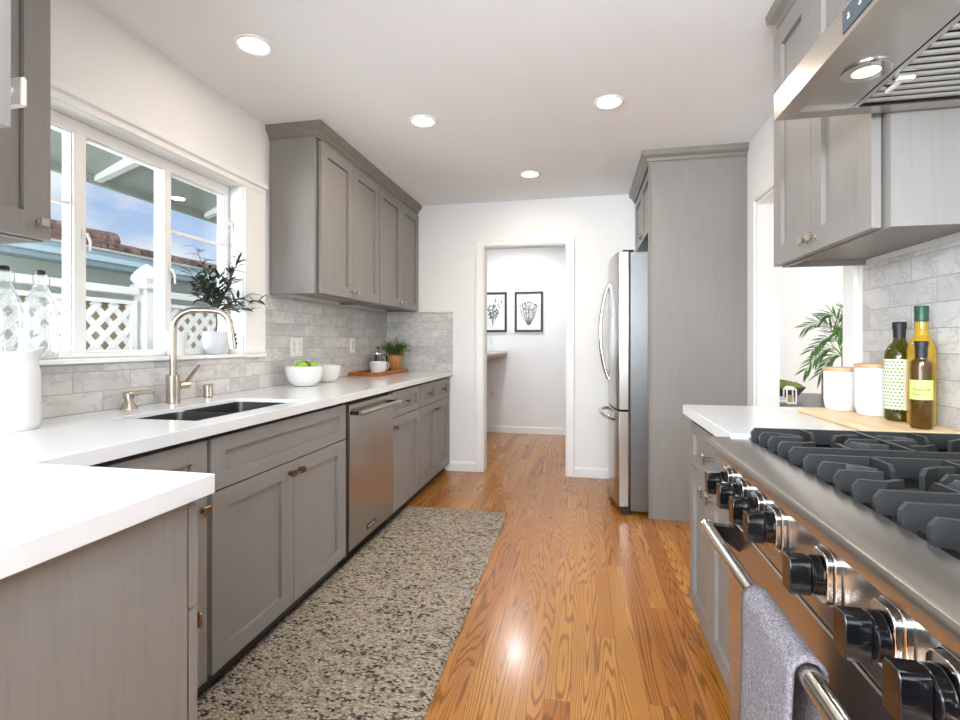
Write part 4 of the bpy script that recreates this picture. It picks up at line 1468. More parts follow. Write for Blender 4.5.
# swing-top jugs on the sill
SZ = WZ0 + 0.018
def jug(x, y, label):
    t = thing('glass_bottle', label, 'bottle', (x, y, SZ), 'swing-top glass bottles on the sill')
    bm = BM()
    o = [(0, 0.0004), (0.046, 0.0004), (0.050, 0.006), (0.050, 0.165), (0.046, 0.195), (0.036, 0.220), (0.024, 0.248), (0.0190, 0.262), (0.0190, 0.290), (0.0165, 0.300)]
    i_ = [(0.0140, 0.298), (0.0155, 0.288), (0.0155, 0.263), (0.020, 0.248), (0.033, 0.219), (0.043, 0.194), (0.047, 0.165), (0.047, 0.010), (0, 0.008)]
    lathe(bm, o + i_, (x, y, SZ), 28)
    obj('body', bm, 'jug_glass', t)
    bm = BM(); lathe(bm, [(0, 0.3003), (0.0140, 0.3003), (0.0150, 0.306), (0.0140, 0.313), (0.009, 0.316), (0, 0.316)], (x, y, SZ), 20)
    st_ = obj('stopper', bm, 'rubber', t)
    bm = BM()
    for s in (-1, 1):
        tube(bm, [(x, y + s * 0.020, SZ + 0.303), (x + 0.004, y + s * 0.029, SZ + 0.29), (x + 0.006, y + s * 0.027, SZ + 0.268), (x, y + s * 0.0195, SZ + 0.262)], 0.0016, 6)
    obj('wire_bail', bm, 'red_wire', t)
jug(-1.878, 1.442, 'clear swing-top glass bottle on the sill, the one nearer the sink')
jug(-1.878, 1.328, 'clear swing-top glass bottle half cut by the left frame edge')

# olive plant in a grey pot, white planter behind the faucet
t = thing('potted_olive', 'small olive plant in a pale grey pot on the window sill', 'potted plant', (-1.872, 2.315, SZ))
px, py = -1.872, 2.305
bm = BM(); lathe(bm, [(0, 0.0004), (0.040, 0.0004), (0.046, 0.006), (0.056, 0.035), (0.0605, 0.075), (0.058, 0.108), (0.056, 0.118), (0.050, 0.118), (0.050, 0.10), (0, 0.10)], (px, py, SZ), 36)
obj('pot', bm, 'grey_pot', t)
bm = BM(); lathe(bm, [(0, 0.1005), (0.0495, 0.1005), (0.045, 0.106), (0, 0.109)], (px, py, SZ), 20)
obj('soil', bm, 'soil', t)
rs = random.Random(5)
bs = BM(); bl = BM()
tips = []
# the heads of the plant as seen in the window: (dy, dz) from the pot, branch tips
heads = [(-0.185, 0.22), (-0.13, 0.30), (-0.19, 0.30), (-0.07, 0.18), (-0.145, 0.43), (0.10, 0.44), (-0.165, 0.27), (-0.155, 0.19), (-0.08, 0.33), (-0.05, 0.25), (0.02, 0.33), (0.07, 0.40), (0.09, 0.30), (0.05, 0.23), (-0.11, 0.15), (0.13, 0.20), (0.19, 0.23), (0.24, 0.20), (0.10, 0.15), (-0.01, 0.20), (0.17, 0.14), (0.0, 0.28)]
trunk_top = Vector((px + 0.01, py - 0.005, SZ + 0.22))
tube(bs, [(px, py, SZ + 0.10), (px + 0.004, py + 0.006, SZ + 0.16), trunk_top], [0.005, 0.0045, 0.004], 8)
for dy, dz in heads:
    tip = Vector((px + rs.uniform(-0.02, 0.085), py + dy * 1.12, SZ + 0.108 + dz * 0.98))
    mid = (trunk_top + tip) / 2 + Vector((0.005, 0, 0.012))
    tube(bs, [trunk_top, mid, tip], [0.003, 0.002, 0.0012], 6)
    for k in range(15):
        s = 0.35 + 0.65 * k / 14
        p = trunk_top.lerp(mid, s * 2) if s < 0.5 else mid.lerp(tip, (s - 0.5) * 2)
        ax = (tip - trunk_top).normalized()
        a = rs.uniform(0, 2 * PI)
        rad = Vector((math.cos(a), math.sin(a), rs.uniform(-0.5, 0.6)))
        dr = (rad * 0.8 + ax * 0.55)
        leaf(bl, p, dr, (rs.uniform(-.4, .4), rs.uniform(-.4, .4), 1), rs.uniform(0.048, 0.074), rs.uniform(0.014, 0.019), bend=rs.uniform(0.0, 0.4))
obj('stems', bs, 'stem', t)
obj('foliage', bl, 'olive_leaf', t, normals=False, smooth=1.5)
bm = BM(); lathe(bm, [(0, 0.0004), (0.034, 0.0004), (0.036, 0.004), (0.050, 0.110), (0.046, 0.110), (0.034, 0.012), (0, 0.012)], (-1.872, 2.045, SZ), 32)
obj('planter', bm, 'matte_white', label='empty white tapered planter on the sill behind the faucet', cat='planter')

# bowls and fruit
def bowlmesh(c, r, h, foot):
    bm = BM()
    o = [(0, 0.0004), (foot, 0.0004), (foot + 0.02 * r / 0.13, 0.006)]
    n = 8
    for k in range(1, n + 1):
        s = k / n
        o.append((foot + (r - foot) * math.sin(s * PI / 2) ** 0.85, 0.006 + (h - 0.006) * (1 - math.cos(s * PI / 2)) ** 0.9))
    i_ = [(a - 0.006, b + (0.0 if k == len(o) - 1 else 0.004)) for k, (a, b) in enumerate(o[3:])][::-1]
    lathe(bm, o + i_ + [(0, 0.012)], c, 44)
    return bm
b1 = (-1.660, 2.805)
b2 = (-1.70, 3.14)
obj('bowl', bowlmesh((b1[0], b1[1], CT), 0.112, 0.118, 0.055), 'ceramic', label='large white bowl holding limes on the worktop', cat='bowl')
obj('bowl', bowlmesh((b2[0], b2[1], CT), 0.100, 0.108, 0.056), 'ceramic', label='smaller empty white bowl behind the bowl of limes', cat='bowl')
def fruit(x, y, z, r, mat, label, cat, sx_=1.15, rot=0.3):
    t = thing('lime' if cat == 'lime' else 'avocado', label, cat, (x, y, z - r), None)
    bm = BM()
    bmesh.ops.create_uvsphere(bm, u_segments=24, v_segments=14, radius=r)
    mt = Matrix.Translation((x, y, z)) @ Matrix.Rotation(rot, 4, 'Z') @ Matrix.Diagonal((sx_, 1, 0.97, 1))
    for v in bm.verts:
        k = abs(v.co.x) / r
        if k > 0.9: v.co.x *= 1 + (k - 0.9) * 0.9
        v.co = mt @ v.co
    obj('flesh', bm, mat, t)
    bm = BM(); disc_cyl(bm, mt @ Vector((r * 1.06, 0, 0)), mt @ Vector((r * 1.10, 0, 0)), 0.004, seg=8)
    obj('stem_end', bm, 'stem', t)
fruit(-1.650, 2.760, CT + 0.122, 0.033, 'lime', 'lime on the near side of the large white bowl', 'lime', rot=0.9)
fruit(-1.672, 2.820, CT + 0.122, 0.032, 'avocado', 'dark green fruit between the two limes in the white bowl', 'fruit', 1.15, 0.4)
fruit(-1.640, 2.866, CT + 0.121, 0.029, 'lime', 'lime on the far side of the large white bowl', 'lime', rot=1.8)
# resting layer inside the bowl that carries the three on top
fruit(-1.690, 2.795, CT + 0.058, 0.033, 'lime', 'lime low in the white bowl under the others', 'lime', rot=0.2)
fruit(-1.632, 2.815, CT + 0.052, 0.031, 'lime', 'lime at the bottom of the white bowl', 'lime', rot=2.2)

# tray with cup, press and herb pot
bm = BM()
box(bm, -1.81, -1.55, 3.70, 4.365, CT + 0.0004, CT + 0.014, 0.004)
tr = obj('tray', bm, 'tray', label='brown wooden serving tray under the cup and herb pot', cat='tray')
bm = BM()
grid(bm, [-1.81, -1.796, -1.564, -1.55], [3.70, 3.714, 4.351, 4.365], lambda i, j: not (i == 1 and j == 1), CT + 0.0142, CT + 0.030, FXY)
obj('tray_rim', bm, 'tray', tr, bevel=0.003)
TZ = CT + 0.0145
cpx, cpy = -1.655, 3.93
t = thing('mug', 'white mug standing on the wooden tray in front of the press', 'mug', (cpx, cpy, TZ))
bm = BM(); lathe(bm, [(0, 0.0004), (0.052, 0.0004), (0.060, 0.006), (0.068, 0.03), (0.071, 0.092), (0.068, 0.093), (0.064, 0.03), (0.055, 0.010), (0, 0.008)], (cpx, cpy, TZ), 36)
obj('body', bm, 'ceramic', t)
bm = BM()
hd3 = Vector((0.45, 0.9, 0)).normalized()
cc = Vector((cpx, cpy, TZ))
tube(bm, [cc + hd3 * r + Vector((0, 0, z)) for r, z in ((0.070, 0.080), (0.095, 0.084), (0.112, 0.066), (0.110, 0.044), (0.095, 0.026), (0.068, 0.026))], 0.006, 10)
obj('handle', bm, 'ceramic', t)
px2, py2 = -1.725, 4.09
t = thing('coffee_press', 'glass and steel coffee press behind the mug on the tray', 'coffee press', (px2, py2, TZ))
bm = BM(); lathe(bm, [(0, 0.0004), (0.046, 0.0004), (0.046, 0.150), (0.043, 0.150), (0.043, 0.006), (0, 0.006)], (px2, py2, TZ), 28)
obj('glass_jar', bm, 'press_glass', t)
bm = BM(); lathe(bm, [(0, 0.1505), (0.050, 0.1505), (0.050, 0.163), (0.035, 0.172), (0, 0.174)], (px2, py2, TZ), 28)
obj('lid', bm, 'chrome', t)
bm = BM(); disc_cyl(bm, (px2, py2, TZ + 0.1745), (px2, py2, TZ + 0.195), 0.003, seg=8); lathe(bm, [(0, 0.195), (0.010, 0.197), (0.013, 0.206), (0.009, 0.216), (0, 0.218)], (px2, py2, TZ), 16)
obj('plunger_knob', bm, 'black', t)
bm = BM()
for k in range(4):
    a = PI / 4 + k * PI / 2
    box(bm, px2 + 0.0475 * math.cos(a) - 0.003, px2 + 0.0475 * math.cos(a) + 0.003, py2 + 0.0475 * math.sin(a) - 0.003, py2 + 0.0475 * math.sin(a) + 0.003, TZ + 0.0004, TZ + 0.150)
lathe(bm, [(0.0465, 0.01), (0.049, 0.01), (0.049, 0.03), (0.0465, 0.03), (0.0465, 0.01)], (px2, py2, TZ), 28)
obj('steel_cage', bm, 'chrome', t)
bm = BM(); tube(bm, [(px2 + 0.03, py2 + 0.045, TZ + 0.145), (px2 + 0.045, py2 + 0.078, TZ + 0.145), (px2 + 0.048, py2 + 0.082, TZ + 0.06), (px2 + 0.030, py2 + 0.045, TZ + 0.04)], 0.007, 8)
obj('handle', bm, 'black', t)
hx, hy = -1.645, 4.272
t = thing('potted_herb', 'bushy green herb in a wooden pot on the tray', 'potted plant', (hx, hy, TZ))
bm = BM(); lathe(bm, [(0, 0.0004), (0.054, 0.0004), (0.060, 0.010), (0.070, 0.135), (0.063, 0.135), (0.060, 0.115), (0, 0.115)], (hx, hy, TZ), 36)
obj('pot', bm, 'herb_pot', t)
bm = BM(); lathe(bm, [(0, 0.1155), (0.0595, 0.1155), (0, 0.121)], (hx, hy, TZ), 20)
obj('soil', bm, 'soil', t)
bs = BM(); bl = BM()
for k in range(80):
    a = rs.uniform(0, 2 * PI); r = 0.04 * math.sqrt(rs.random())
    p0 = Vector((hx + r * math.cos(a), hy + r * math.sin(a), TZ + 0.118))
    lean = rs.uniform(0.1, 1.0)
    hgt = rs.uniform(0.09, 0.17)
    p2 = p0 + Vector((math.cos(a) * lean * 0.12, math.sin(a) * lean * 0.14, hgt * (1.15 - lean * 0.5)))
    tube(bs, [p0, (p0 + p2) / 2 + Vector((0, 0, 0.015)), p2], [0.0016, 0.0014, 0.001], 5)
    for q in range(15):
        s = 0.25 + 0.75 * q / 14
        pp = p0.lerp(p2, s) + Vector((0, 0, 0.015 * math.sin(PI * s)))
        b_ = rs.uniform(0, 2 * PI)
        leaf(bl, pp, (math.cos(b_), math.sin(b_), rs.uniform(-0.1, 0.9)), (0, 0, 1), rs.uniform(0.018, 0.034), rs.uniform(0.006, 0.011), bend=0.2)
obj('stems', bs, 'stem_green', t)
obj('foliage', bl, 'herb_leaf', t, normals=False, smooth=1.5)

# outlets on the tile
def outlet(face, P, u, z, w, h, label, kind='outlet', gang=1):
    t = thing('wall_outlet' if kind == 'outlet' else 'wall_switch', label, kind, ((P, u, z) if face[0] == 'X' else (u, P, z)))
    s = 1 if face[1] == '+' else -1
    bm = BM(); fbox(bm, face, P + s * 0.007, u - w / 2, u + w / 2, 0, 0.0065, z - h / 2, z + h / 2, 0.0015)
    obj('cover_plate', bm, 'plate', t)
    for g_ in range(gang):
        uc = u - w / 2 + w * (g_ + 0.5) / gang
        bm = BM(); fbox(bm, face, P + s * 0.0088, uc - 0.0165, uc + 0.0165, 0, 0.0016, z - 0.034, z + 0.034, 0.0008)
        o = obj('rocker' if kind == 'switch' else 'receptacle', bm, 'ceramic', t)
        if kind == 'outlet':
            bm = BM()
            for dz in (-0.019, 0.019):
                for du in (-0.006, 0.006):
                    fbox(bm, face, P + s * 0.0091, uc + du - 0.001, uc + du + 0.001, 0, 0.0002, z + dz - 0.004, z + dz + 0.004)
            obj('slots', bm, 'black_matte', o, smooth=0)
TX = XL + 0.008
outlet('X+', TX, 2.968, 1.150, 0.135, 0.122, 'white two-gang wall outlet plate on the tile above the limes', gang=2)
outlet('X+', TX, 3.775, 1.157, 0.078, 0.118, 'white single wall outlet on the tile left of the coffee press')
outlet('X-', XR - 0.008, 1.585, 1.175, 0.12, 0.118, 'white wall outlet at the right frame edge behind the oil bottles')

# ------------------------------------------------------------------ things on the right worktop
bm = BM(); box(bm, 0.800, 1.030, 1.590, 2.125, CT + 0.0004, CT + 0.018, 0.004)
obj('cutting_board', bm, 'board', label='pale wooden cutting board under the jars and oil bottles', cat='cutting board')
BZ = CT + 0.0185
def jar(x, y, r, h, label):
    t = thing('canister', label, 'canister', (x, y, BZ), 'white canisters with wooden lids')
    bm = BM()
    seg = 48
    prof = [(0, 0.0004), (r * 0.80, 0.0004), (r * 0.88, 0.006), (r * 0.95, 0.025)]
    nz_ = 9
    for k in range(nz_ + 1):
        prof.append((r * (0.975 + 0.02 * (k / nz_)), 0.03 + (h - 0.045) * k / nz_))
    prof += [(r * 0.985, h - 0.012), (r * 0.93, h - 0.012), (r * 0.93, 0.02), (0, 0.02)]
    lathe(bm, prof, (x, y, BZ), seg)
    # quilted texture: push alternate points in and out
    for v in bm.verts:
        hz = v.co.z - BZ
        rv = Vector((v.co.x - x, v.co.y - y, 0))
        if 0.029 < hz < h - 0.02 and rv.length > r * 0.95:
            a = math.atan2(rv.y, rv.x)
            v.co -= rv.normalized() * (0.0016 if (int(round(a / (2 * PI) * seg)) + int(round((hz - 0.03) / ((h - 0.045) / nz_)))) % 2 else 0)
    obj('body', bm, 'matte_white', t, smooth=0.9)
    bm = BM(); lathe(bm, [(0, h - 0.0115), (r * 0.925, h - 0.0115), (r * 1.0, h - 0.011), (r * 1.0, h), (r * 0.98, h + 0.002), (0, h + 0.002)], (x, y, BZ), 40)
    obj('lid', bm, 'lid', t)
jar(0.921, 2.066, 0.0535, 0.152, 'white textured canister with a wooden lid below the palm')
jar(0.964, 1.932, 0.0575, 0.171, 'white textured canister with a wooden lid right behind the dotted oil bottle')

def bottle(x, y, prof_out, mat, label, capprof, capmat, wall=0.004):
    t = thing('oil_bottle', label, 'bottle', (x, y, BZ), 'oil bottles on the cutting board')
    bm = BM()
    inner = [(max(0.002, r - wall), z) for r, z in prof_out[2:]][::-1]
    lathe(bm, prof_out + inner + [(0, 0.012)], (x, y, BZ), 36)
    obj('glass', bm, mat, t)
    bm = BM(); lathe(bm, capprof, (x, y, BZ), 28)
    obj('cap', bm, capmat, t)
    return t
def wrap_label(t, x, y, r, z0, z1, a0, a1, mat, name='paper_label'):
    bm = BM()
    n = 30
    A = [[bm.verts.new((x + rr * math.cos(a0 + (a1 - a0) * k / n), y + rr * math.sin(a0 + (a1 - a0) * k / n), z)) for k in range(n + 1)] for rr, z in ((r, BZ + z0), (r, BZ + z1), (r - 0.0005, BZ + z1), (r - 0.0005, BZ + z0))]
    for i in range(4):
        for k in range(n):
            bm.faces.new((A[i][k], A[i][k + 1], A[(i + 1) % 4][k + 1], A[(i + 1) % 4][k]))
    bm.faces.new([A[i][0] for i in range(4)]); bm.faces.new([A[i][n] for i in range(4)])
    return obj(name, bm, mat, t, origin=(x, y, BZ))
def wrap_text(parent, txt, x, y, r, zc, ac, size, mat, name='label_text'):
    """letters bent round a cylinder, centred on the angle ac"""
    cu = bpy.data.curves.new('lettering', 'FONT')
    cu.body = txt; cu.size = size; cu.align_x = 'CENTER'; cu.extrude = 0.0002
    to = bpy.data.objects.new('lettering', cu)
    COL.objects.link(to)
    dg = bpy.context.evaluated_depsgraph_get()
    me = to.evaluated_get(dg).to_mesh()
    bm = BM(); bm.from_mesh(me)
    to.evaluated_get(dg).to_mesh_clear()
    bpy.data.objects.remove(to); bpy.data.curves.remove(cu)
    for v in bm.verts:
        a = ac + v.co.x / r
        rr = r + 0.0004 + v.co.z
        v.co = Vector((x + rr * math.cos(a), y + rr * math.sin(a), zc + v.co.y))
    return obj(name, bm, mat, parent, smooth=0)
# dotted-label olive oil
x1, y1 = 0.972, 1.812
view1 = math.atan2(-y1, -x1)
t = bottle(x1, y1, [(0, 0.0004), (0.032, 0.0004), (0.0375, 0.006), (0.038, 0.02), (0.038, 0.200), (0.0362, 0.214), (0.029, 0.230), (0.019, 0.243), (0.0155, 0.256), (0.0150, 0.275)], 'olive_glass',
           'dark green oil bottle with a green-dotted label and black cap', [(0.0158, 0.258), (0.0162, 0.286), (0.0182, 0.287), (0.0182, 0.306), (0.017, 0.308), (0, 0.308), (0, 0.2755), (0.0158, 0.2755), (0.0158, 0.258)], 'black_matte')
wrap_label(t, x1, y1, 0.0386, 0.036, 0.192, view1 - 1.5, view1 + 1.5, 'dots')
# brown bottle with pale green label
x2, y2 = 0.942, 1.655
view2 = math.atan2(-y2, -x2)
t = bottle(x2, y2, [(0, 0.0004), (0.0225, 0.0004), (0.0252, 0.005), (0.0255, 0.015), (0.0255, 0.180), (0.024, 0.190), (0.0150, 0.195), (0.0135, 0.205), (0.0135, 0.228)], 'amber_glass',
           'short brown oil bottle with a pale green label in front', [(0.0142, 0.198), (0.0148, 0.231), (0.0165, 0.232), (0.0165, 0.246), (0.0155, 0.248), (0, 0.248), (0, 0.2285), (0.0142, 0.2285), (0.0142, 0.198)], 'black_matte')
lb = wrap_label(t, x2, y2, 0.0261, 0.083, 0.138, view2 - 1.45, view2 + 1.45, 'green_label')
wrap_text(t, 'Roasted', x2, y2, 0.0261, BZ + 0.108, view2 + 0.02, 0.0115, 'text_ink')
wrap_text(t, 'Garlic', x2, y2, 0.0261, BZ + 0.095, view2 - 0.22, 0.0115, 'text_ink')
# tall yellow bottle behind
x3, y3 = 0.984, 1.728
bottle(x3, y3, [(0, 0.0004), (0.030, 0.0004), (0.0338, 0.006), (0.0342, 0.02), (0.0342, 0.225), (0.031, 0.240), (0.020, 0.258), (0.0165, 0.268), (0.0160, 0.305)], 'oil_glass',
       'tall bottle of yellow oil with a green cap at the back', [(0.0165, 0.3055), (0.0172, 0.308), (0.0172, 0.320), (0.0167, 0.322), (0.0176, 0.350), (0.0167, 0.352), (0, 0.352), (0, 0.3055), (0.0165, 0.3055)], 'cap_green')

# ------------------------------------------------------------------ back room: pictures, ledge, outlets
def picture(x0, x1, z0, z1, label, seedv, kind):
    y = 6.57
    t = thing('framed_print', label, 'picture', ((x0 + x1) / 2, y - 0.02, z0), 'framed botanical prints')
    fw = 0.028
    bm = BM()
    grid(bm, [x0, x0 + fw, x1 - fw, x1], [z0, z0 + fw, z1 - fw, z1], lambda i, j: not (i == 1 and j == 1), y - 0.024, y - 0.001, FXZ)
    obj('picture_frame', bm, 'frame_black', t, smooth=0)
    bm = BM(); box(bm, x0 + fw + 0.0005, x1 - fw - 0.0005, y - 0.010, y - 0.002, z0 + fw + 0.0005, z1 - fw - 0.0005)
    pa = obj('paper', bm, 'mat_board', t, smooth=0)
    r = random.Random(seedv)
    bm = BM()
    cx_ = (x0 + x1) / 2
    if kind == 0:      # a sheaf of upright stems from one root
        for k in range(15):
            s = (k - 7) / 7
            top_ = Vector((cx_ + s * 0.105 + r.uniform(-.01, .01), y - 0.0105, z0 + 0.37 - abs(s) * 0.05 + r.uniform(-.02, .02)))
            root = Vector((cx_ + s * 0.012, y - 0.0105, z0 + 0.09))
            mid = (top_ + root) / 2 + Vector((s * 0.02, 0, 0))
            tube(bm, [root, mid, top_], [0.0034, 0.0026, 0.0014], 5)
            for q in range(5):
                p = mid.lerp(top_, r.random())
                leaf(bm, p, (r.uniform(-1, 1), 0, r.uniform(0.2, 1)), (0, -1, 0), 0.028, 0.009, fold=0, bend=0)
            leaf(bm, top_, (s * 0.3, 0, 1), (0, -1, 0), 0.03, 0.016, fold=0, bend=0)
    else:              # a branching spray
        for k in range(16):
            a = r.uniform(-0.9, 0.9)
            L = r.uniform(0.12, 0.30)
            root = Vector((cx_, y - 0.0105, z0 + 0.07 + r.uniform(0, 0.12)))
            top_ = root + Vector((math.sin(a) * L * 0.55, 0, math.cos(a) * L))
            tube(bm, [root, (root + top_) / 2 + Vector((0.01, 0, 0)), top_], [0.0018, 0.0015, 0.001], 5)
            for q in range(6):
                p = root.lerp(top_, 0.4 + 0.6 * r.random())
                leaf(bm, p, (r.uniform(-1, 1), 0, r.uniform(-.3, 1)), (0, -1, 0), 0.026, 0.013, fold=0, bend=0)
    obj('drawing', bm, 'ink', pa, smooth=0)
picture(-0.868, -0.500, 1.318, 1.842, 'dark-framed drawing of an upright plant, right print in the back room', 3, 0)
picture(-1.345, -0.972, 1.318, 1.842, 'dark-framed drawing of a spray, left print cut by the doorway', 8, 1)
t = thing('wall_ledge', 'wooden-edged white counter ledge on the left of the back room', 'counter', (-1.3, 5.7, 1.03))
bm = BM(); box(bm, -1.628, -0.958, 5.0, 6.555, 1.046, 1.075, 0.002)
obj('top', bm, 'counter', t)
bm = BM(); box(bm, -1.628, -0.968, 5.02, 6.545, 1.0, 1.0455)
obj('wood_apron', bm, 'ledge', t, smooth=0)
outlet('Y-', 6.57, -1.172, 0.50, 0.078, 0.118, 'white wall outlet low on the back-room wall under the ledge')
outlet('Y-', 6.57, -1.215, 1.205, 0.12, 0.115, 'white wall switch plate between ledge and left print', 'switch', 2)

# ------------------------------------------------------------------ side room: table, palm, moss bowl, lantern
t = thing('console_table', 'dark grey table in the side room beyond the worktop', 'table', (2.0, 4.1, 0))
bm = BM(); box(bm, 1.22, 2.75, 3.62, 4.75, 0.72, 0.75, 0.003)
obj('tabletop', bm, 'dark_table', t)
for x in (1.27, 2.70):
    for y in (3.67, 4.70):
        bm = BM(); box(bm, x - 0.03, x + 0.03, y - 0.03, y + 0.03, 0.0, 0.7195)
        obj('leg', bm, 'dark_table', t, smooth=0)
TT = 0.7504
pcx, pcy = 1.905, 4.15
t = thing('potted_palm', 'green palm in a grey planter seen through the opening', 'potted plant', (pcx, pcy, TT))
bm = BM()
prism(bm, [(pcx - 0.13, TT), (pcx + 0.13, TT), (pcx + 0.13, TT + 0.22), (pcx - 0.13, TT + 0.22)], pcy - 0.13, pcy + 0.13, FXZ)
obj('planter', bm, 'grey_planter', t, bevel=0.006)
bm = BM(); box(bm, pcx - 0.12, pcx + 0.12, pcy - 0.12, pcy + 0.12, TT + 0.2205, TT + 0.228, 0.003)
obj('soil', bm, 'soil', t)
bs = BM(); bl = BM()
rp = random.Random(9)
# fronds: (dx along the view's left-right, height of tip, droop)
fr = [(-0.42, 0.62, 0.10), (-0.36, 0.78, 0.02), (-0.20, 0.88, 0.0), (-0.45, 0.42, 0.12), (-0.30, 0.20, 0.02), (-0.05, 0.62, 0.0), (0.10, 0.85, 0.0), (0.22, 0.78, 0.02), (0.16, 0.58, 0.0), (0.30, 0.50, 0.08), (0.02, 0.95, 0.0), (-0.15, 0.70, 0.02)]
for k, (dx, tz, dr) in enumerate(fr):
    base = Vector((pcx + rp.uniform(-.05, .05), pcy + rp.uniform(-.05, .05), TT + 0.226))
    dy = rp.uniform(-0.12, 0.12)
    dx *= 0.66
    tip = Vector((pcx + dx, pcy + dy, TT + 0.10 + tz * 0.60))
    mid = Vector((pcx + dx * 0.30, pcy + dy * 0.4, TT + 0.22 + (tz * 0.60 - 0.05) * 0.62))
    P = []
    for q in range(13):
        s = q / 12
        P.append(base * (1 - s) ** 2 + mid * 2 * s * (1 - s) * 1.0 + tip * s * s)
        P[-1].z += 0.10 * math.sin(PI * s) - dr * s * s
    tube(bs, P, [0.0045 - 0.003 * q / 12 for q in range(13)], 6)
    for q in range(5, 13):
        d = (P[min(12, q + 1)] - P[q - 1]).normalized()
        sd = d.cross(Vector((0, 1, 0.2))).normalized()
        for sgn in (1, -1):
            for extra in (0, 0.5):
                v = d * (0.75 + 0.05 * q) + sd * sgn * 0.75 + Vector((0, rp.uniform(-.35, .35), 0))
                leaf(bl, P[q] - d * extra * 0.03, v, (0, -0.6, 1), rp.uniform(0.08, 0.125), 0.012, fold=0.3, bend=0.22)
obj('stems', bs, 'stem_green', t)
obj('foliage', bl, 'palm_leaf', t, normals=False, smooth=1.5)
mbx, mby = 1.435, 4.18
t = thing('moss_bowl', 'dark oval bowl filled with moss on the dark table', 'bowl', (mbx, mby, TT))
bm = BM(); lathe(bm, [(0, 0.0004), (0.08, 0.0004), (0.13, 0.025), (0.178, 0.085), (0.185, 0.10), (0.176, 0.10), (0.12, 0.04), (0, 0.02)], (mbx, mby, TT), 32)
obj('bowl', bm, 'dark_bowl', t)
bm = BM()
bmesh.ops.create_uvsphere(bm, u_segments=40, v_segments=20, radius=0.166)
for v in bm.verts:
    v.co = Vector((v.co.x + mbx, v.co.y + mby, TT + 0.10 + (v.co.z * 0.26 if v.co.z > 0 else v.co.z * 0.12) + rp.uniform(-.005, .008)))
obj('moss', bm, 'moss', t)
lx, ly = 1.422, 3.90
t = thing('lantern', 'tiny white lantern standing before the moss bowl', 'lantern', (lx, ly, TT))
bm = BM()
box(bm, lx - 0.033, lx + 0.033, ly - 0.033, ly + 0.033, TT + 0.0004, TT + 0.012)
for a in (-1, 1):
    for b in (-1, 1):
        box(bm, lx + a * 0.029 - 0.004, lx + a * 0.029 + 0.004, ly + b * 0.029 - 0.004, ly + b * 0.029 + 0.004, TT + 0.012, TT + 0.098)
obj('frame', bm, 'trim', t, smooth=0)
bm = BM()
prism(bm, [(lx - 0.036, TT + 0.0985), (lx + 0.036, TT + 0.0985), (lx + 0.012, TT + 0.122), (lx - 0.012, TT + 0.122)], ly - 0.034, ly + 0.034, FXZ)
obj('roof', bm, 'trim', t, smooth=0)
bm = BM(); disc_cyl(bm, (lx, ly, TT + 0.0125), (lx, ly, TT + 0.060), 0.018, seg=16)
obj('candle', bm, plain('tan_candle', '#B69F66', 0.6), t)
for k in range(3):
    bm = BM(); box(bm, 1.275 + k * 0.004, 1.375 - k * 0.002, 3.82, 3.96, TT + 0.0004 + k * 0.0165, TT + 0.016 + k * 0.0165, 0.001)
    obj('book', bm, ('grey_planter', 'plate', 'grey_pot')[k], label=('small grey book at the bottom of the stack beside the lantern', 'pale book in the middle of the stack beside the lantern', 'light grey book on top of the stack beside the lantern')[k], cat='book', group='books on the dark table')

# ------------------------------------------------------------------ outdoors
bm = BM(); box(bm, -14, -2.0, -6, 16, -0.35, -0.10)
struct('ground', bm, 'ground', 'garden ground outside the window', 'ground')
# own eave over the window
t = thing('roof_eave', 'grey-green roof eave with rafters seen through the top of the window', 'eave', (-2.4, 3.0, 2.1))
ex0, ez0, ex1, ez1 = -1.98, 2.44, -2.72, 2.125
bm = BM()
prism(bm, [(ex0, ez0), (ex1, ez1), (ex1, ez1 + 0.03), (ex0, ez0 + 0.03)], -1.0, 7.0, FXZ)
obj('roof_boards', bm, 'eave', t, smooth=0)
bm = BM(); box(bm, ex1 - 0.03, ex1 - 0.0005, -1.0, 7.0, 2.085, 2.19)
obj('fascia_board', bm, 'eave', t, smooth=0)
for y in (0.6, 1.5, 2.40, 3.25, 4.1, 5.0):
    bm = BM()
    prism(bm, [(ex0 - 0.002, ez0 - 0.001), (ex1 + 0.002, ez1 - 0.001), (ex1 + 0.002, ez1 - 0.03), (ex0 - 0.002, ez0 - 0.11)], y - 0.022, y + 0.022, FXZ)
    obj('rafter', bm, 'rafter', t, smooth=0)
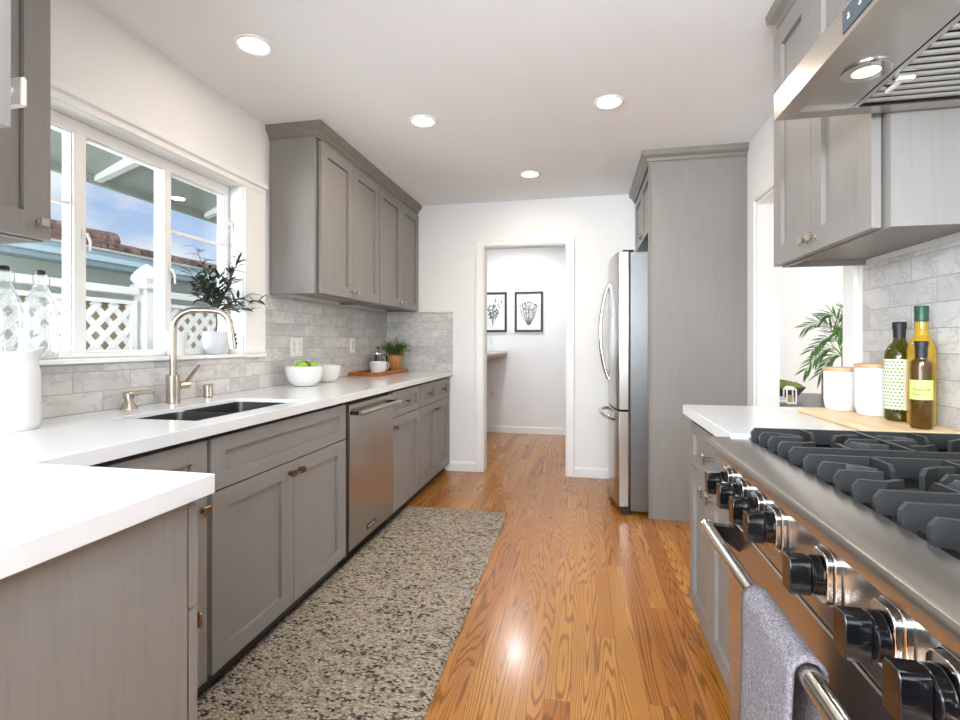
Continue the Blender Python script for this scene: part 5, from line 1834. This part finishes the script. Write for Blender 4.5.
# white lattice fence
FXX = -3.42
t = thing('lattice_fence', 'white lattice fence with a capped post outside the window', 'fence', (FXX, 3.4, -0.1))
def lattice(y0, y1, z0, z1, name):
    bm = BM()
    p, w = 0.1, 0.046
    for s in (1, -1):
        xa, xb = (FXX + 0.001, FXX + 0.009) if s == 1 else (FXX - 0.009, FXX - 0.001)
        n0 = -40
        for k in range(-60, 61):
            c = k * p * math.sqrt(2)
            # line z - z0 = s*(y - y0) + c, clipped to the panel
            pts = []
            ya, yb = y0, y1
            za, zb_ = z0 + s * (ya - y0) + c, z0 + s * (yb - y0) + c
            def clip(ya, za, yb, zb_):
                for lim, up in ((z0, False), (z1, True)):
                    fa = (za <= lim) if up else (za >= lim)
                    fb = (zb_ <= lim) if up else (zb_ >= lim)
                    if not fa and not fb: return None
                    if fa != fb:
                        tt = (lim - za) / (zb_ - za)
                        yi = ya + (yb - ya) * tt
                        if fa: yb, zb_ = yi, lim
                        else: ya, za = yi, lim
                return ya, za, yb, zb_
            r = clip(ya, za, yb, zb_)
            if r is None: continue
            ya, za, yb, zb_ = r
            L = math.hypot(yb - ya, zb_ - za)
            if L < 0.03: continue
            dy, dz = (yb - ya) / L, (zb_ - za) / L
            ny_, nz2 = -dz * w / 2, dy * w / 2
            prism(bm, [(ya + ny_, za + nz2), (yb + ny_, zb_ + nz2), (yb - ny_, zb_ - nz2), (ya - ny_, za - nz2)], xa, xb, FYZ)
    return obj(name, bm, 'fence', t, smooth=0)
for (y0, y1) in ((1.55, 3.33), (3.54, 6.2)):
    lattice(y0 + 0.04, y1 - 0.04, 1.02, 1.47, 'lattice_panel')
    bm = BM()
    box(bm, FXX - 0.02, FXX + 0.02, y0, y1, 1.472, 1.502)
    box(bm, FXX - 0.02, FXX + 0.02, y0, y1, 0.92, 1.03)
    box(bm, FXX - 0.02, FXX + 0.02, y0, y0 + 0.05, 1.03, 1.472)
    box(bm, FXX - 0.02, FXX + 0.02, y1 - 0.05, y1, 1.03, 1.472)
    obj('panel_frame', bm, 'fence', t, smooth=0)
    bm = BM(); box(bm, FXX - 0.045, FXX + 0.045, y0, y1, 1.545, 1.60, 0.004)
    obj('top_rail', bm, 'fence', t)
    bm = BM(); box(bm, FXX - 0.02, FXX + 0.02, y0, y1, -0.1, 0.915)
    obj('lower_boards', bm, 'fence', t, smooth=0)
for y in (3.435, 1.45, 6.30):
    bm = BM(); box(bm, FXX - 0.06, FXX + 0.06, y - 0.06, y + 0.06, -0.1, 1.60, 0.003)
    ps = obj('post', bm, 'fence', t)
    bm = BM()
    box(bm, FXX - 0.08, FXX + 0.08, y - 0.08, y + 0.08, 1.6005, 1.635, 0.004)
    R = []
    for w, z in ((0.055, 1.635), (0.078, 1.68), (0.070, 1.715), (0.035, 1.775), (0.0, 1.81)):
        if w == 0: R.append([bm.verts.new((FXX, y, z))])
        else: R.append([bm.verts.new((FXX + a * w, y + b * w, z)) for a, b in ((-1, -1), (1, -1), (1, 1), (-1, 1))])
    for a, b in zip(R[:-1], R[1:]):
        for k in range(4):
            if len(b) == 1: bm.faces.new((a[k], a[(k + 1) % 4], b[0]))
            else: bm.faces.new((a[k], a[(k + 1) % 4], b[(k + 1) % 4], b[k]))
    bm.faces.new(R[0])
    obj('post_cap', bm, 'fence', ps, smooth=0)
# neighbouring house
t = thing('neighbour_house', 'low neighbouring house with blue fascia and clay tile roof behind the fence', 'house', (-4.6, 4.0, -0.1))
bm = BM(); box(bm, -5.6, -4.45, -2, 9.0, -0.1, 1.60); obj('lower_wall', bm, 'stucco_low', t, smooth=0)
bm = BM(); box(bm, -5.6, -4.40, -2, 9.0, 1.601, 1.86); obj('upper_wall', bm, 'stucco', t, smooth=0)
bm = BM(); box(bm, -4.40 + 0.001, -4.25, -2, 9.0, 1.862, 1.90); box(bm, -4.28, -4.20, -2, 9.0, 1.9005, 2.00, 0.008); obj('fascia', bm, 'gutter', t)
bm = BM(); box(bm, -4.27, -4.17, -2, 9.0, 2.0005, 2.018); obj('gutter_lip', bm, 'fence', t, smooth=0)
bm = BM()
n = 60
for k in range(n):
    y = -1.9 + k * 0.18
    # one barrel of tile running up the slope
    pr = [(y + 0.085 * math.cos(a), 0.055 * math.sin(a)) for a in [PI * q / 8 for q in range(9)]] + [(y - 0.09, -0.01), (y + 0.09, -0.01)][0:0]
    A = [bm.verts.new((-4.16, u, 2.02 + v)) for u, v in pr]
    B = [bm.verts.new((-4.75, u, 2.16 + v)) for u, v in pr]
    for i in range(len(pr) - 1):
        bm.faces.new((A[i], A[i + 1], B[i + 1], B[i]))
    bm.faces.new(A)
box(bm, -4.75, -4.19, -2, 9.0, 2.019, 2.03)
prism(bm, [(-4.18, 2.020), (-4.75, 2.155), (-5.6, 2.0), (-5.6, 1.95), (-4.4, 1.95)], -2, 9.0, FXZ)
obj('roof_tiles', bm, 'clay', t, smooth=0.8)
bm = BM()
for k in range(16):
    y0 = -2 + k * 0.42
    if y0 > 4.1: break
    disc_cyl(bm, (-4.72, y0, 2.20), (-4.72, y0 + 0.45, 2.205), 0.085, 0.10, seg=14)
obj('ridge_tiles', bm, 'clay', t)
# bare tree behind the neighbour's roof
t = thing('bare_tree', 'bare twiggy tree top behind the neighbouring roof', 'tree', (-8.0, 5.2, -0.1))
bs = BM()
rt = random.Random(4)
def grow(p, d, L, r, lvl):
    q = p + d * L
    tube(bs, [p, (p + q) / 2 + Vector((rt.uniform(-.04, .04), rt.uniform(-.04, .04), 0)) * L, q], [r, r * 0.8, r * 0.6], 5)
    if lvl == 0: return
    for _ in range(3):
        dd = (d + Vector((rt.uniform(-.7, .7), rt.uniform(-.7, .7), rt.uniform(-.2, .5)))).normalized()
        grow(q, dd, L * 0.68, r * 0.6, lvl - 1)
grow(Vector((-8.0, 5.2, -0.1)), Vector((0, 0, 1)), 1.5, 0.06, 5)
obj('branches', bs, 'stem', t)
